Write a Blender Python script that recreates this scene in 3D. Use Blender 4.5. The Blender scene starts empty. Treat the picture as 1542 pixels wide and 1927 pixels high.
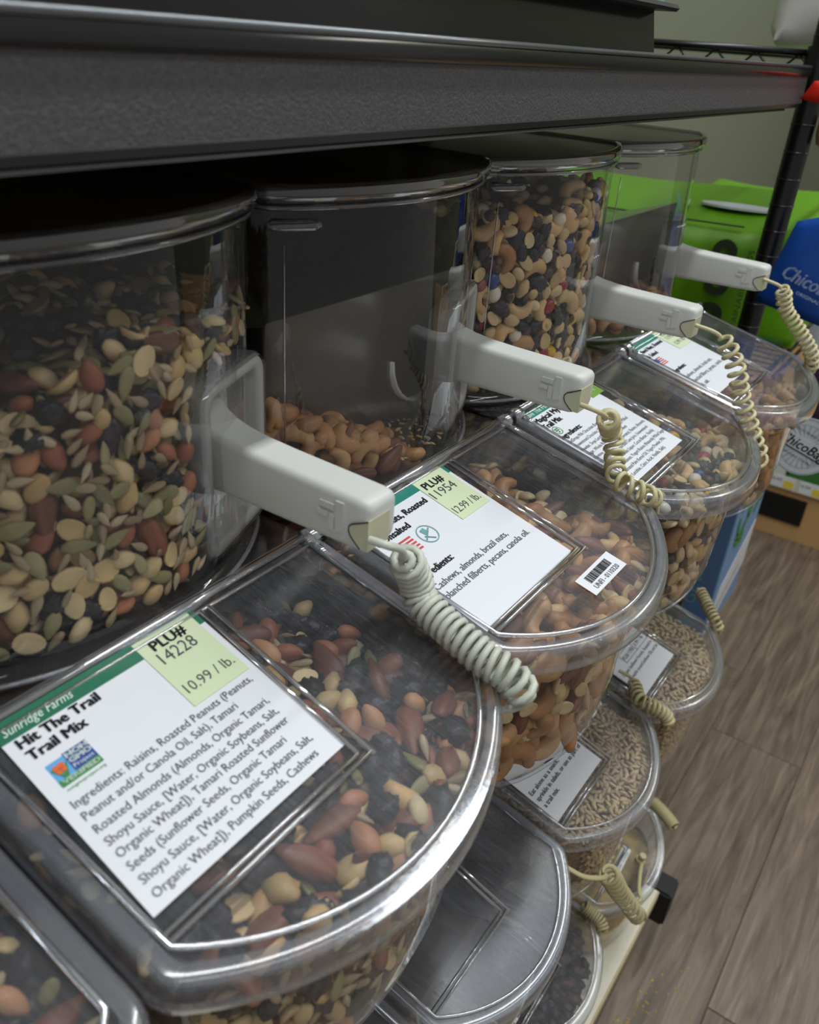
import bpy, bmesh, math, random
import numpy as np
from mathutils import Vector, Matrix, Quaternion, Euler

S = bpy.context.scene
COL = S.collection
random.seed(7)
RNG = np.random.default_rng(11)

# ------------------------------------------------------------------ camera
cam_d = bpy.data.cameras.new('camera')
cam = bpy.data.objects.new('camera', cam_d)
COL.objects.link(cam)
RC = ((0.8165546625, 0.5733120678, 0.0674667030),
      (0.3309068124, -0.3691003843, -0.8684846503),
      (-0.4730107447, 0.7314903822, -0.4911035086))      # rows: right, down, forward
CAM = Vector((0.2355738705, -0.2850555373, 0.2243128578))
m = Matrix(((RC[0][0], -RC[1][0], -RC[2][0], CAM.x),
            (RC[0][1], -RC[1][1], -RC[2][1], CAM.y),
            (RC[0][2], -RC[1][2], -RC[2][2], CAM.z),
            (0, 0, 0, 1)))
cam.matrix_world = m
cam_d.sensor_fit = 'HORIZONTAL'
cam_d.sensor_width = 36.0
cam_d.lens = 36.0 * 1586.28 / 1542.0
cam_d.clip_start = 0.01
cam_d.clip_end = 50
cam_d.dof.use_dof = True
cam_d.dof.focus_distance = 0.50
cam_d.dof.aperture_fstop = 15.0
S.camera = cam

# ------------------------------------------------------------------ world, lights, exposure
W = bpy.data.worlds.new('store_ambient')
S.world = W
W.use_nodes = True
bgn = W.node_tree.nodes['Background']
bgn.inputs[0].default_value = (1.0, 0.98, 0.94, 1)
bgn.inputs[1].default_value = 0.26


def area(name, loc, sx, sy, power, color, rot=(0, 0, 0)):
    d = bpy.data.lights.new(name, 'AREA')
    d.shape = 'RECTANGLE'
    d.size = sx
    d.size_y = sy
    d.energy = power
    d.color = color
    o = bpy.data.objects.new(name, d)
    o.location = loc
    o.rotation_euler = rot
    COL.objects.link(o)
    return o


area('aisle_tube', (0.34, 0.75, 1.85), 0.10, 2.9, 31, (0.95, 0.985, 1.0))
area('cross_tube', (1.25, 0.4, 1.85), 0.12, 3.4, 13, (0.93, 0.98, 1.0))
area('far_tube', (1.5, 3.05, 1.85), 1.0, 0.12, 12, (1.0, 0.98, 0.92))

S.view_settings.view_transform = 'Standard'
S.view_settings.look = 'None'
S.view_settings.gamma = 1
S.view_settings.exposure = 0.12
S.view_settings.use_curve_mapping = False
cy = S.cycles
cy.use_denoising = True
cy.max_bounces = 10
cy.diffuse_bounces = 3
cy.glossy_bounces = 4
cy.transmission_bounces = 6
cy.transparent_max_bounces = 64
cy.caustics_reflective = False
cy.caustics_refractive = False
cy.sample_clamp_indirect = 4.0


# ------------------------------------------------------------------ materials
class NT:
    def __init__(s, name):
        s.m = bpy.data.materials.new(name)
        s.m.use_nodes = True
        s.t = s.m.node_tree
        s.t.nodes.clear()
        s.out = s.t.nodes.new('ShaderNodeOutputMaterial')

    def n(s, typ, **kw):
        nd = s.t.nodes.new(typ)
        for k, v in kw.items():
            if k.startswith('i_'):
                nd.inputs[k[2:].replace('_', ' ')].default_value = v
            else:
                setattr(nd, k, v)
        return nd

    def l(s, a, ai, b, bi):
        s.t.links.new(a.outputs[ai], b.inputs[bi])


def c4(c):
    return (c[0], c[1], c[2], 1)


def srgb(r, g, b):
    f = lambda v: (v / 255 / 12.92) if v / 255 <= 0.04045 else ((v / 255 + 0.055) / 1.055) ** 2.4
    return (f(r), f(g), f(b))


def simple(name, col, rough=0.5, metal=0.0, noise=0.0, nscale=60.0, bump=0.0, bscale=400.0, spec=0.5, coat=0.0):
    T = NT(name)
    p = T.n('ShaderNodeBsdfPrincipled')
    p.inputs['Base Color'].default_value = c4(col)
    p.inputs['Roughness'].default_value = rough
    p.inputs['Metallic'].default_value = metal
    p.inputs['Specular IOR Level'].default_value = spec
    p.inputs['Coat Weight'].default_value = coat
    tc = T.n('ShaderNodeTexCoord')
    if noise > 0:
        nz = T.n('ShaderNodeTexNoise')
        nz.inputs['Scale'].default_value = nscale
        nz.inputs['Detail'].default_value = 5
        T.l(tc, 'Object', nz, 'Vector')
        mx = T.n('ShaderNodeMix', data_type='RGBA')
        mx.inputs[6].default_value = c4([v * (1 - noise) for v in col])
        mx.inputs[7].default_value = c4([min(1, v * (1 + noise)) for v in col])
        T.l(nz, 'Fac', mx, 0)
        T.l(mx, 2, p, 'Base Color')
    if bump > 0:
        bz = T.n('ShaderNodeTexNoise')
        bz.inputs['Scale'].default_value = bscale
        bz.inputs['Detail'].default_value = 3
        T.l(tc, 'Object', bz, 'Vector')
        b = T.n('ShaderNodeBump')
        b.inputs['Strength'].default_value = bump
        b.inputs['Distance'].default_value = 0.002
        T.l(bz, 'Fac', b, 'Height')
        T.l(b, 'Normal', p, 'Normal')
    T.l(p, 0, T.out, 0)
    return T.m


def plastic(name, tint=(0.95, 0.955, 0.965), base_spec=0.05, rough=0.03, haze=0.03, haze_col=(0.75, 0.8, 0.88), scuff=0.0, power=4.0):
    """Clear moulded plastic sheet: light passes through, mirror-like at grazing angles, a little milky haze and scratches."""
    T = NT(name)
    tr = T.n('ShaderNodeBsdfTransparent')
    tr.inputs[0].default_value = c4(tint)
    gl = T.n('ShaderNodeBsdfGlossy')
    gl.inputs['Roughness'].default_value = rough
    gl.inputs['Color'].default_value = (1, 1, 1, 1)
    lw = T.n('ShaderNodeLayerWeight')
    lw.inputs[0].default_value = 0.5
    pw = T.n('ShaderNodeMath', operation='POWER')
    pw.inputs[1].default_value = power
    T.l(lw, 'Facing', pw, 0)
    ma = T.n('ShaderNodeMath', operation='MULTIPLY_ADD')
    ma.inputs[1].default_value = 0.85
    ma.inputs[2].default_value = base_spec
    T.l(pw, 0, ma, 0)
    df = T.n('ShaderNodeBsdfDiffuse')
    df.inputs[0].default_value = c4(haze_col)
    mh = T.n('ShaderNodeMixShader')
    tc = T.n('ShaderNodeTexCoord')
    mh.inputs[0].default_value = haze
    if scuff > 0:
        mp = T.n('ShaderNodeMapping')
        mp.inputs['Scale'].default_value = (60, 700, 200)
        mp.inputs['Rotation'].default_value = (0, 0, 0.7)
        T.l(tc, 'Object', mp, 'Vector')
        nz = T.n('ShaderNodeTexNoise')
        nz.inputs['Scale'].default_value = 1.0
        nz.inputs['Detail'].default_value = 4
        T.l(mp, 0, nz, 'Vector')
        nb = T.n('ShaderNodeTexNoise')
        nb.inputs['Scale'].default_value = 14.0
        T.l(tc, 'Object', nb, 'Vector')
        mm = T.n('ShaderNodeMath', operation='MULTIPLY')
        T.l(nz, 'Fac', mm, 0)
        T.l(nb, 'Fac', mm, 1)
        mr = T.n('ShaderNodeMapRange')
        mr.inputs[1].default_value = 0.18
        mr.inputs[2].default_value = 0.42
        mr.inputs[3].default_value = haze
        mr.inputs[4].default_value = haze + scuff
        T.l(mm, 0, mr, 0)
        T.l(mr, 0, mh, 0)
        b = T.n('ShaderNodeBump')
        b.inputs['Strength'].default_value = 0.05
        b.inputs['Distance'].default_value = 0.001
        T.l(nz, 'Fac', b, 'Height')
        T.l(b, 0, gl, 'Normal')
    T.l(tr, 0, mh, 1)
    T.l(df, 0, mh, 2)
    mx = T.n('ShaderNodeMixShader')
    T.l(ma, 0, mx, 0)
    T.l(mh, 0, mx, 1)
    T.l(gl, 0, mx, 2)
    T.l(mx, 0, T.out, 0)
    return T.m


def nutmat(name, cols, rough=0.5, streak=0.0, spots=0.0, nscale=120, bump=0.3, spec=0.4, sscale=(30, 300, 300)):
    """Colour ramp over a per-piece random value, with noise and optional lengthwise streaks."""
    T = NT(name)
    p = T.n('ShaderNodeBsdfPrincipled')
    p.inputs['Roughness'].default_value = rough
    p.inputs['Specular IOR Level'].default_value = spec
    oi = T.n('ShaderNodeObjectInfo')
    at = T.n('ShaderNodeAttribute', attribute_name='piece_tone')
    ad = T.n('ShaderNodeMath', operation='ADD')
    T.l(oi, 'Random', ad, 0)
    T.l(at, 'Fac', ad, 1)
    fr = T.n('ShaderNodeMath', operation='FRACT')
    T.l(ad, 0, fr, 0)
    rp = T.n('ShaderNodeValToRGB')
    rp.color_ramp.interpolation = 'LINEAR'
    els = rp.color_ramp.elements
    while len(els) < len(cols):
        els.new(0.5)
    for i, c in enumerate(cols):
        els[i].position = i / max(1, len(cols) - 1)
        els[i].color = c4(c)
    T.l(fr, 0, rp, 0)
    tc = T.n('ShaderNodeTexCoord')
    nz = T.n('ShaderNodeTexNoise')
    nz.inputs['Scale'].default_value = nscale
    nz.inputs['Detail'].default_value = 4
    mp = T.n('ShaderNodeMapping')
    if streak > 0:
        mp.inputs['Scale'].default_value = tuple(v / nscale for v in sscale)
    T.l(tc, 'Object', mp, 0)
    T.l(mp, 0, nz, 'Vector')
    mr = T.n('ShaderNodeMapRange')
    mr.inputs[1].default_value = 0.3
    mr.inputs[2].default_value = 0.7
    mr.inputs[3].default_value = 1 - max(streak, spots)
    mr.inputs[4].default_value = 1.1
    T.l(nz, 'Fac', mr, 0)
    hs = T.n('ShaderNodeHueSaturation')
    T.l(rp, 0, hs, 'Color')
    T.l(mr, 0, hs, 'Value')
    T.l(hs, 0, p, 'Base Color')
    b = T.n('ShaderNodeBump')
    b.inputs['Strength'].default_value = bump
    b.inputs['Distance'].default_value = 0.0010
    T.l(nz, 'Fac', b, 'Height')
    T.l(b, 0, p, 'Normal')
    T.l(p, 0, T.out, 0)
    return T.m


M = {}
M['clear'] = plastic('clear_plastic', tint=(0.95, 0.95, 0.96), base_spec=0.045, haze=0.012, rough=0.02)
M['lid'] = plastic('clear_lid_plastic', tint=(0.965, 0.97, 0.975), base_spec=0.05, haze=0.022, rough=0.06, scuff=0.05)
M['worn'] = plastic('worn_lid_plastic', tint=(0.86, 0.88, 0.92), base_spec=0.065, haze=0.04, rough=0.18, scuff=0.10)
M['rim'] = plastic('moulded_rim_plastic', tint=(0.90, 0.92, 0.95), base_spec=0.08, haze=0.09, haze_col=(0.78, 0.84, 0.94), rough=0.16, power=2.6)
M['rib'] = plastic('moulded_rib_plastic', tint=(0.84, 0.86, 0.90), base_spec=0.32, haze=0.16, haze_col=(0.8, 0.84, 0.9), rough=0.10, power=1.6)  # whitish haze mixed in to imitate bright reflections along the ribs
M['hopper_rim'] = plastic('hopper_rim_plastic', tint=(0.55, 0.55, 0.60), base_spec=0.10, haze=0.05, haze_col=(0.5, 0.52, 0.6), rough=0.06, power=2.0)
M['brown_haze'] = plastic('brown_haze_plastic', tint=(0.5, 0.47, 0.43), base_spec=0.04, haze=0.30, haze_col=(0.20, 0.17, 0.13), rough=0.15)  # brown haze stands in for the shelf underside mirrored in the hopper lids
M['pocket'] = simple('grey_pocket_plastic', srgb(172, 170, 166), 0.45)
M['pocket_glass'] = plastic('pocket_lip_plastic', tint=(0.75, 0.75, 0.77), base_spec=0.10, haze=0.28, haze_col=(0.62, 0.62, 0.64), rough=0.1, power=2.0)
M['handle'] = simple('ivory_white_plastic', srgb(214, 216, 212), 0.42, noise=0.02, nscale=30)
M['blade'] = simple('white_scoop_plastic', srgb(205, 205, 203), 0.45)
M['cordA'] = simple('pale_grey_cord', srgb(206, 210, 198), 0.4)
M['cordB'] = simple('cream_cord', srgb(206, 198, 156), 0.4)
M['cordC'] = simple('tan_cord', srgb(190, 180, 138), 0.45)
M['anchor'] = simple('cream_plug', srgb(208, 206, 178), 0.45)
M['paper'] = simple('white_card', srgb(232, 236, 242), 0.35)
M['teal'] = simple('teal_print', srgb(36, 112, 84), 0.4)
M['teal2'] = simple('blue_green_print', srgb(20, 128, 112), 0.4)
M['sticker'] = simple('pale_green_sticker', srgb(214, 228, 190), 0.5)
M['green_dot'] = simple('olive_green_sticker', srgb(120, 165, 60), 0.5)
M['ink'] = simple('grey_ink', srgb(70, 72, 76), 0.6)
M['bold'] = simple('black_ink', srgb(34, 34, 38), 0.6)
M['white_ink'] = simple('white_ink', srgb(225, 240, 232), 0.6)
M['red_ink'] = simple('red_ink', srgb(205, 70, 66), 0.6)
M['blue_ink'] = simple('blue_ink', srgb(54, 92, 168), 0.6)
M['navy_ink'] = simple('navy_ink', srgb(40, 70, 150), 0.6)
M['sky_ink'] = simple('sky_blue_ink', srgb(96, 170, 226), 0.6)
M['leaf_ink'] = simple('leaf_green_ink', srgb(60, 140, 66), 0.6)
M['orange_ink'] = simple('orange_ink', srgb(226, 106, 48), 0.6)
M['teal_line'] = simple('teal_line_ink', srgb(110, 165, 165), 0.6)
M['red_band'] = simple('red_print', srgb(206, 92, 84), 0.5)
M['fascia'] = simple('textured_charcoal_enamel', srgb(86, 85, 88), 0.45, noise=0.5, nscale=620, bump=0.35, bscale=900)
M['black_gloss'] = simple('black_gloss_enamel', srgb(26, 26, 29), 0.16, spec=0.6)
M['black_matte'] = simple('black_matte_metal', srgb(22, 22, 24), 0.45)
M['lip'] = simple('grey_lip_and_glint', srgb(120, 124, 128), 0.22, metal=0.6)
M['deck'] = simple('dark_brown_board', srgb(116, 98, 78), 0.6, noise=0.2, nscale=30)
M['pole'] = simple('black_pole_enamel', srgb(18, 18, 20), 0.28)
M['wall'] = simple('pale_green_grey_wall', srgb(122, 127, 106), 0.8, noise=0.05, nscale=3)
M['laminate'] = simple('cream_laminate', srgb(226, 222, 202), 0.5, noise=0.08, nscale=60)
M['chip_edge'] = simple('cream_board_edge', srgb(190, 176, 140), 0.6, noise=0.2, nscale=120)
M['light_wood'] = simple('light_oak_board', srgb(206, 164, 112), 0.5, noise=0.12, nscale=25)
M['vent'] = simple('black_vent_plastic', srgb(20, 20, 22), 0.5)
M['lime'] = simple('lime_green_film', srgb(102, 160, 14), 0.42, noise=0.1, nscale=20)
M['lime_dark'] = simple('dark_green_print', srgb(52, 66, 40), 0.5)
M['bluebag'] = simple('royal_blue_nylon', srgb(16, 78, 172), 0.45, noise=0.15, nscale=60, bump=0.3, bscale=60)
M['bag_ink'] = simple('pale_blue_print', srgb(190, 215, 245), 0.6)
M['purple'] = simple('dark_purple_nylon', srgb(62, 42, 70), 0.5)
M['tag'] = simple('pale_grey_tag', srgb(206, 214, 220), 0.5, noise=0.04, nscale=60)
M['tag_ring'] = simple('tag_grey_print', srgb(170, 184, 194), 0.5)
M['redbag'] = simple('bright_red_nylon', srgb(222, 40, 26), 0.5)
M['tan'] = simple('tan_wood', srgb(170, 130, 88), 0.5)
M['whitebag'] = simple('white_plastic_film', srgb(232, 233, 229), 0.35, bump=0.4, bscale=25)
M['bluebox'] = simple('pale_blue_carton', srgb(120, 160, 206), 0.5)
M['bluebox_shade'] = simple('shaded_blue_carton', srgb(86, 118, 160), 0.5)  # darker copy of the carton blue, for its shaded end
M['price_yellow'] = simple('yellow_price_print', srgb(236, 214, 70), 0.5)
M['white_carton'] = simple('white_carton', srgb(214, 214, 208), 0.5)
M['green_carton'] = simple('green_carton', srgb(60, 120, 58), 0.5)
M['panel_tint'] = simple('pale_green_label_film', srgb(120, 165, 140), 0.3)

M['almond'] = nutmat('almond_skin', [srgb(108, 62, 46), srgb(128, 74, 54), srgb(148, 88, 64)], 0.45, streak=0.35, nscale=90, sscale=(40, 420, 420))
M['cashew'] = nutmat('cashew_flesh', [srgb(214, 170, 112), srgb(226, 190, 136), srgb(196, 148, 92)], 0.42, spots=0.12, nscale=90, bump=0.15)
M['cashew_roast'] = nutmat('roasted_cashew_flesh', [srgb(190, 140, 90), srgb(172, 120, 74), srgb(204, 160, 112)], 0.42, spots=0.15, nscale=90, bump=0.15)
M['peanut'] = nutmat('peanut_flesh', [srgb(216, 190, 140), srgb(204, 172, 118), srgb(226, 204, 160), srgb(190, 156, 104)], 0.45, spots=0.15, nscale=110, bump=0.15)
M['redskin'] = nutmat('red_skin_peanut', [srgb(136, 74, 54), srgb(158, 94, 68), srgb(182, 118, 84), srgb(202, 152, 110)], 0.5, spots=0.2, nscale=110)
M['raisin'] = nutmat('raisin_skin', [srgb(36, 31, 35), srgb(50, 43, 48), srgb(64, 55, 60)], 0.38, spots=0.6, nscale=330, bump=1.0)
M['pumpkin'] = nutmat('pumpkin_seed_skin', [srgb(150, 143, 96), srgb(130, 124, 80), srgb(170, 160, 116), srgb(112, 106, 70)], 0.45, spots=0.15, nscale=110)
M['sunflower'] = nutmat('sunflower_kernel_skin', [srgb(178, 158, 124), srgb(158, 136, 102), srgb(194, 176, 144), srgb(140, 118, 88)], 0.5, streak=0.2, nscale=120, sscale=(60, 500, 500))
M['kernel'] = nutmat('pale_kernel_skin', [srgb(206, 178, 134), srgb(192, 162, 116), srgb(218, 194, 152), srgb(176, 144, 100)], 0.5, streak=0.2, nscale=120, sscale=(60, 500, 500))
M['choc'] = nutmat('dark_chocolate', [srgb(52, 36, 32), srgb(66, 46, 40), srgb(82, 60, 52)], 0.4, spots=0.1, nscale=80, bump=0.1)
M['candy'] = nutmat('candy_shell', [srgb(214, 168, 24), srgb(226, 216, 196), srgb(222, 208, 180), srgb(150, 30, 46), srgb(46, 70, 130), srgb(224, 214, 190)], 0.25, spots=0.03, nscale=60, bump=0.05)
M['candy'].node_tree.nodes['Color Ramp'].color_ramp.interpolation = 'CONSTANT'
M['fruit'] = nutmat('dried_fruit_skin', [srgb(74, 46, 42), srgb(96, 62, 54), srgb(58, 38, 38)], 0.4, spots=0.5, nscale=200, bump=0.9)
M['powder'] = nutmat('yellow_flake_powder', [srgb(206, 168, 84), srgb(214, 180, 98)], 0.8, spots=0.5, nscale=70, bump=1.0)


def core_mat(name, cols, scale):
    T = NT(name)
    p = T.n('ShaderNodeBsdfPrincipled')
    p.inputs['Roughness'].default_value = 0.7
    tc = T.n('ShaderNodeTexCoord')
    nz = T.n('ShaderNodeTexNoise')
    nz.inputs['Scale'].default_value = scale * 0.6
    T.l(tc, 'Object', nz, 'Vector')
    vo = T.n('ShaderNodeTexVoronoi')
    vo.inputs['Scale'].default_value = scale
    T.l(tc, 'Object', vo, 'Vector')
    sp = T.n('ShaderNodeSeparateColor')
    T.l(vo, 'Color', sp, 0)
    rp = T.n('ShaderNodeValToRGB')
    els = rp.color_ramp.elements
    while len(els) < len(cols):
        els.new(0.5)
    for i, c in enumerate(cols):
        els[i].position = i / (len(cols) - 1)
        els[i].color = c4(c)
    T.l(sp, 0, rp, 0)
    T.l(rp, 0, p, 'Base Color')
    b = T.n('ShaderNodeBump')
    b.invert = True
    b.inputs['Strength'].default_value = 1.0
    b.inputs['Distance'].default_value = 0.006
    T.l(vo, 'Distance', b, 'Height')
    T.l(b, 0, p, 'Normal')
    T.l(p, 0, T.out, 0)
    return T.m


M['core_trail'] = core_mat('trail_mix_body', [srgb(70, 48, 38), srgb(120, 88, 60), srgb(40, 32, 32), srgb(150, 120, 84), srgb(96, 64, 46)], 110)
M['core_seed'] = core_mat('seed_mix_body', [srgb(132, 100, 66), srgb(166, 138, 94), srgb(110, 74, 54), srgb(142, 122, 80)], 150)
M['core_cashew'] = core_mat('cashew_body', [srgb(140, 96, 56), srgb(168, 120, 76), srgb(104, 70, 46), srgb(120, 76, 48)], 80)
M['core_choc'] = core_mat('chocolate_mix_body', [srgb(54, 38, 34), srgb(110, 82, 56), srgb(44, 32, 32), srgb(150, 118, 80)], 110)
M['core_kernel'] = core_mat('kernel_body', [srgb(170, 138, 96), srgb(144, 112, 74), srgb(190, 162, 118)], 220)
M['core_raisin'] = core_mat('date_body', [srgb(52, 36, 34), srgb(78, 52, 46), srgb(40, 28, 28)], 70)


def wood_floor():
    T = NT('brown_vinyl_plank')
    p = T.n('ShaderNodeBsdfPrincipled')
    p.inputs['Roughness'].default_value = 0.42
    oi = T.n('ShaderNodeObjectInfo')
    tc = T.n('ShaderNodeTexCoord')
    mp = T.n('ShaderNodeMapping')
    mp.inputs['Scale'].default_value = (44, 3.2, 8)
    cb = T.n('ShaderNodeCombineXYZ')
    mu = T.n('ShaderNodeMath', operation='MULTIPLY')
    mu.inputs[1].default_value = 40
    T.l(oi, 'Random', mu, 0)
    T.l(mu, 0, cb, 0)
    T.l(mu, 0, cb, 1)
    T.l(tc, 'Object', mp, 0)
    T.l(cb, 0, mp, 'Location')
    nz = T.n('ShaderNodeTexNoise')
    nz.inputs['Scale'].default_value = 1.4
    nz.inputs['Detail'].default_value = 7
    nz.inputs['Roughness'].default_value = 0.62
    nz.inputs['Distortion'].default_value = 1.2
    T.l(mp, 0, nz, 'Vector')
    n2 = T.n('ShaderNodeTexNoise')
    n2.inputs['Scale'].default_value = 5
    n2.inputs['Detail'].default_value = 3
    T.l(tc, 'Object', n2, 'Vector')
    rp = T.n('ShaderNodeValToRGB')
    e = rp.color_ramp.elements
    e[0].position = 0.28
    e[0].color = c4(srgb(84, 72, 61))
    e[1].position = 0.72
    e[1].color = c4(srgb(148, 132, 114))
    x = e.new(0.5)
    x.color = c4(srgb(117, 103, 88))
    T.l(nz, 'Fac', rp, 0)
    hs = T.n('ShaderNodeHueSaturation')
    mr = T.n('ShaderNodeMapRange')
    mr.inputs[3].default_value = 0.75
    mr.inputs[4].default_value = 1.25
    ad = T.n('ShaderNodeMath', operation='ADD')
    T.l(oi, 'Random', ad, 0)
    T.l(n2, 'Fac', ad, 1)
    m2 = T.n('ShaderNodeMath', operation='MULTIPLY')
    m2.inputs[1].default_value = 0.6
    T.l(ad, 0, m2, 0)
    T.l(m2, 0, mr, 0)
    T.l(mr, 0, hs, 'Value')
    T.l(rp, 0, hs, 'Color')
    T.l(hs, 0, p, 'Base Color')
    b = T.n('ShaderNodeBump')
    b.inputs['Strength'].default_value = 0.15
    b.inputs['Distance'].default_value = 0.002
    T.l(nz, 'Fac', b, 'Height')
    T.l(b, 0, p, 'Normal')
    T.l(p, 0, T.out, 0)
    return T.m


M['plank'] = wood_floor()


# ------------------------------------------------------------------ helpers
def mesh_from(name, verts, faces, mats, smooth=False, mi=None):
    me = bpy.data.meshes.new(name)
    me.from_pydata([tuple(v) for v in verts], [], faces)
    for mt in (mats if isinstance(mats, (list, tuple)) else [mats]):
        me.materials.append(M[mt] if isinstance(mt, str) else mt)
    if mi is not None:
        me.polygons.foreach_set('material_index', mi)
    if smooth:
        me.polygons.foreach_set('use_smooth', [True] * len(me.polygons))
    me.update()
    return me


def link(name, me, parent=None, loc=None):
    o = bpy.data.objects.new(name, me)
    COL.objects.link(o)
    if parent is not None:
        o.parent = parent
    if loc is not None:
        o.location = loc
    return o


def tag(o, label=None, cat=None, group=None, kind=None):
    if label:
        o['label'] = label
    if cat:
        o['category'] = cat
    if group:
        o['group'] = group
    if kind:
        o['kind'] = kind
    return o


def thing(name, label, cat, loc=(0, 0, 0), group=None):
    o = bpy.data.objects.new(name, None)
    o.empty_display_size = 0.02
    COL.objects.link(o)
    o.location = loc
    return tag(o, label, cat, group)


class MB:
    """Collects simple solids into one mesh."""

    def __init__(s):
        s.v = []
        s.f = []

    def add(s, verts, faces):
        k = len(s.v)
        s.v += [tuple(p) for p in verts]
        s.f += [[i + k for i in f] for f in faces]

    def box(s, x0, x1, y0, y1, z0, z1):
        v = [(x0, y0, z0), (x1, y0, z0), (x1, y1, z0), (x0, y1, z0), (x0, y0, z1), (x1, y0, z1), (x1, y1, z1), (x0, y1, z1)]
        s.add(v, [[0, 3, 2, 1], [4, 5, 6, 7], [0, 1, 5, 4], [1, 2, 6, 5], [2, 3, 7, 6], [3, 0, 4, 7]])

    def tube(s, pts, r, n=8, closed=False, flat=1.0, up=None):
        pts = [Vector(p) for p in pts]
        N = len(pts)
        rr = r if isinstance(r, (list, tuple)) else [r] * N
        rings = []
        nrm = None
        for i in range(N):
            a = pts[i - 1] if (i > 0 or closed) else pts[i]
            b = pts[(i + 1) % N] if (i < N - 1 or closed) else pts[i]
            t = (b - a)
            if t.length < 1e-9:
                t = Vector((0, 0, 1))
            t.normalize()
            if nrm is None:
                h = Vector(up) if up else (Vector((0, 0, 1)) if abs(t.z) < 0.9 else Vector((1, 0, 0)))
                nrm = (h - t * h.dot(t)).normalized()
            else:
                nrm = (nrm - t * nrm.dot(t))
                if nrm.length < 1e-6:
                    nrm = t.orthogonal()
                nrm.normalize()
            bn = t.cross(nrm)
            rings.append([pts[i] + nrm * (math.cos(2 * math.pi * k / n) * rr[i]) + bn * (math.sin(2 * math.pi * k / n) * rr[i] * flat) for k in range(n)])
        k0 = len(s.v)
        for rg in rings:
            s.v += [tuple(p) for p in rg]
        for i in range(N if closed else N - 1):
            a = k0 + i * n
            b = k0 + ((i + 1) % N) * n
            for k in range(n):
                s.f.append([a + k, a + (k + 1) % n, b + (k + 1) % n, b + k])
        if not closed:
            s.f.append([k0 + k for k in range(n)][::-1])
            s.f.append([k0 + (N - 1) * n + k for k in range(n)])

    def prism(s, poly, z0, z1, fn=None):
        """poly: list of (a, b); fn maps (a, b, c) to a point; a solid between c = z0 and z1."""
        fn = fn or (lambda a, b, c: (a, b, c))
        n = len(poly)
        v = [fn(a, b, z0) for a, b in poly] + [fn(a, b, z1) for a, b in poly]
        f = [list(range(n))[::-1], [n + i for i in range(n)]]
        f += [[i, (i + 1) % n, n + (i + 1) % n, n + i] for i in range(n)]
        s.add(v, f)

    def strip(s, rows, closed=False):
        """rows: equal-length lists of points, skinned in order."""
        k = len(s.v)
        n = len(rows[0])
        for r in rows:
            s.v += [tuple(p) for p in r]
        for j in range(len(rows) - 1):
            for i in range(n if closed else n - 1):
                a = k + j * n
                s.f.append([a + i, a + (i + 1) % n, a + n + (i + 1) % n, a + n + i])

    def mesh(s, name, mats, smooth=False):
        return mesh_from(name, s.v, s.f, mats, smooth)

    def obj(s, name, mats, parent=None, smooth=False, loc=None):
        return link(name, s.mesh(name, mats, smooth), parent, loc)


def autosmooth(o, ang=40):
    o.data.polygons.foreach_set('use_smooth', [True] * len(o.data.polygons))
    me = o.data
    bm = bmesh.new()
    bm.from_mesh(me)
    for e in bm.edges:
        if len(e.link_faces) == 2 and e.calc_face_angle(0) > math.radians(ang):
            e.smooth = False
    bm.to_mesh(me)
    bm.free()
    return o


def bevel_obj(o, w, seg=2):
    bm = bmesh.new()
    bm.from_mesh(o.data)
    bmesh.ops.remove_doubles(bm, verts=bm.verts, dist=1e-7)
    bmesh.ops.bevel(bm, geom=[e for e in bm.edges if e.calc_face_angle(0) > 0.5], offset=w, segments=seg, affect='EDGES', clamp_overlap=True)
    bm.to_mesh(o.data)
    bm.free()
    return autosmooth(o, 50)


def rounded_rect(w, h, r, n=4, cx=0, cy=0):
    p = []
    for sx, sy, a0 in ((1, 1, 0), (-1, 1, 90), (-1, -1, 180), (1, -1, 270)):
        for i in range(n + 1):
            a = math.radians(a0 + 90 * i / n)
            p.append((cx + sx * (w / 2 - r) + r * math.cos(a), cy + sy * (h / 2 - r) + r * math.sin(a)))
    return p


_FONT_CACHE = {}


def text_verts(txt, size, bold=0.0, spacing=1.0, shear=0.0):
    key = (txt, size, bold, spacing, shear)
    if key in _FONT_CACHE:
        return _FONT_CACHE[key]
    cu = bpy.data.curves.new('t', 'FONT')
    cu.body = txt
    cu.size = size
    cu.offset = bold
    cu.space_character = spacing
    cu.shear = shear
    cu.resolution_u = 2
    ob = bpy.data.objects.new('t', cu)
    COL.objects.link(ob)
    dg = bpy.context.evaluated_depsgraph_get()
    me = bpy.data.meshes.new_from_object(ob.evaluated_get(dg))
    v = [(p.co.x, p.co.y) for p in me.vertices]
    f = [list(p.vertices) for p in me.polygons]
    bpy.data.objects.remove(ob)
    bpy.data.curves.remove(cu)
    bpy.data.meshes.remove(me)
    _FONT_CACHE[key] = (v, f)
    return v, f


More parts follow.
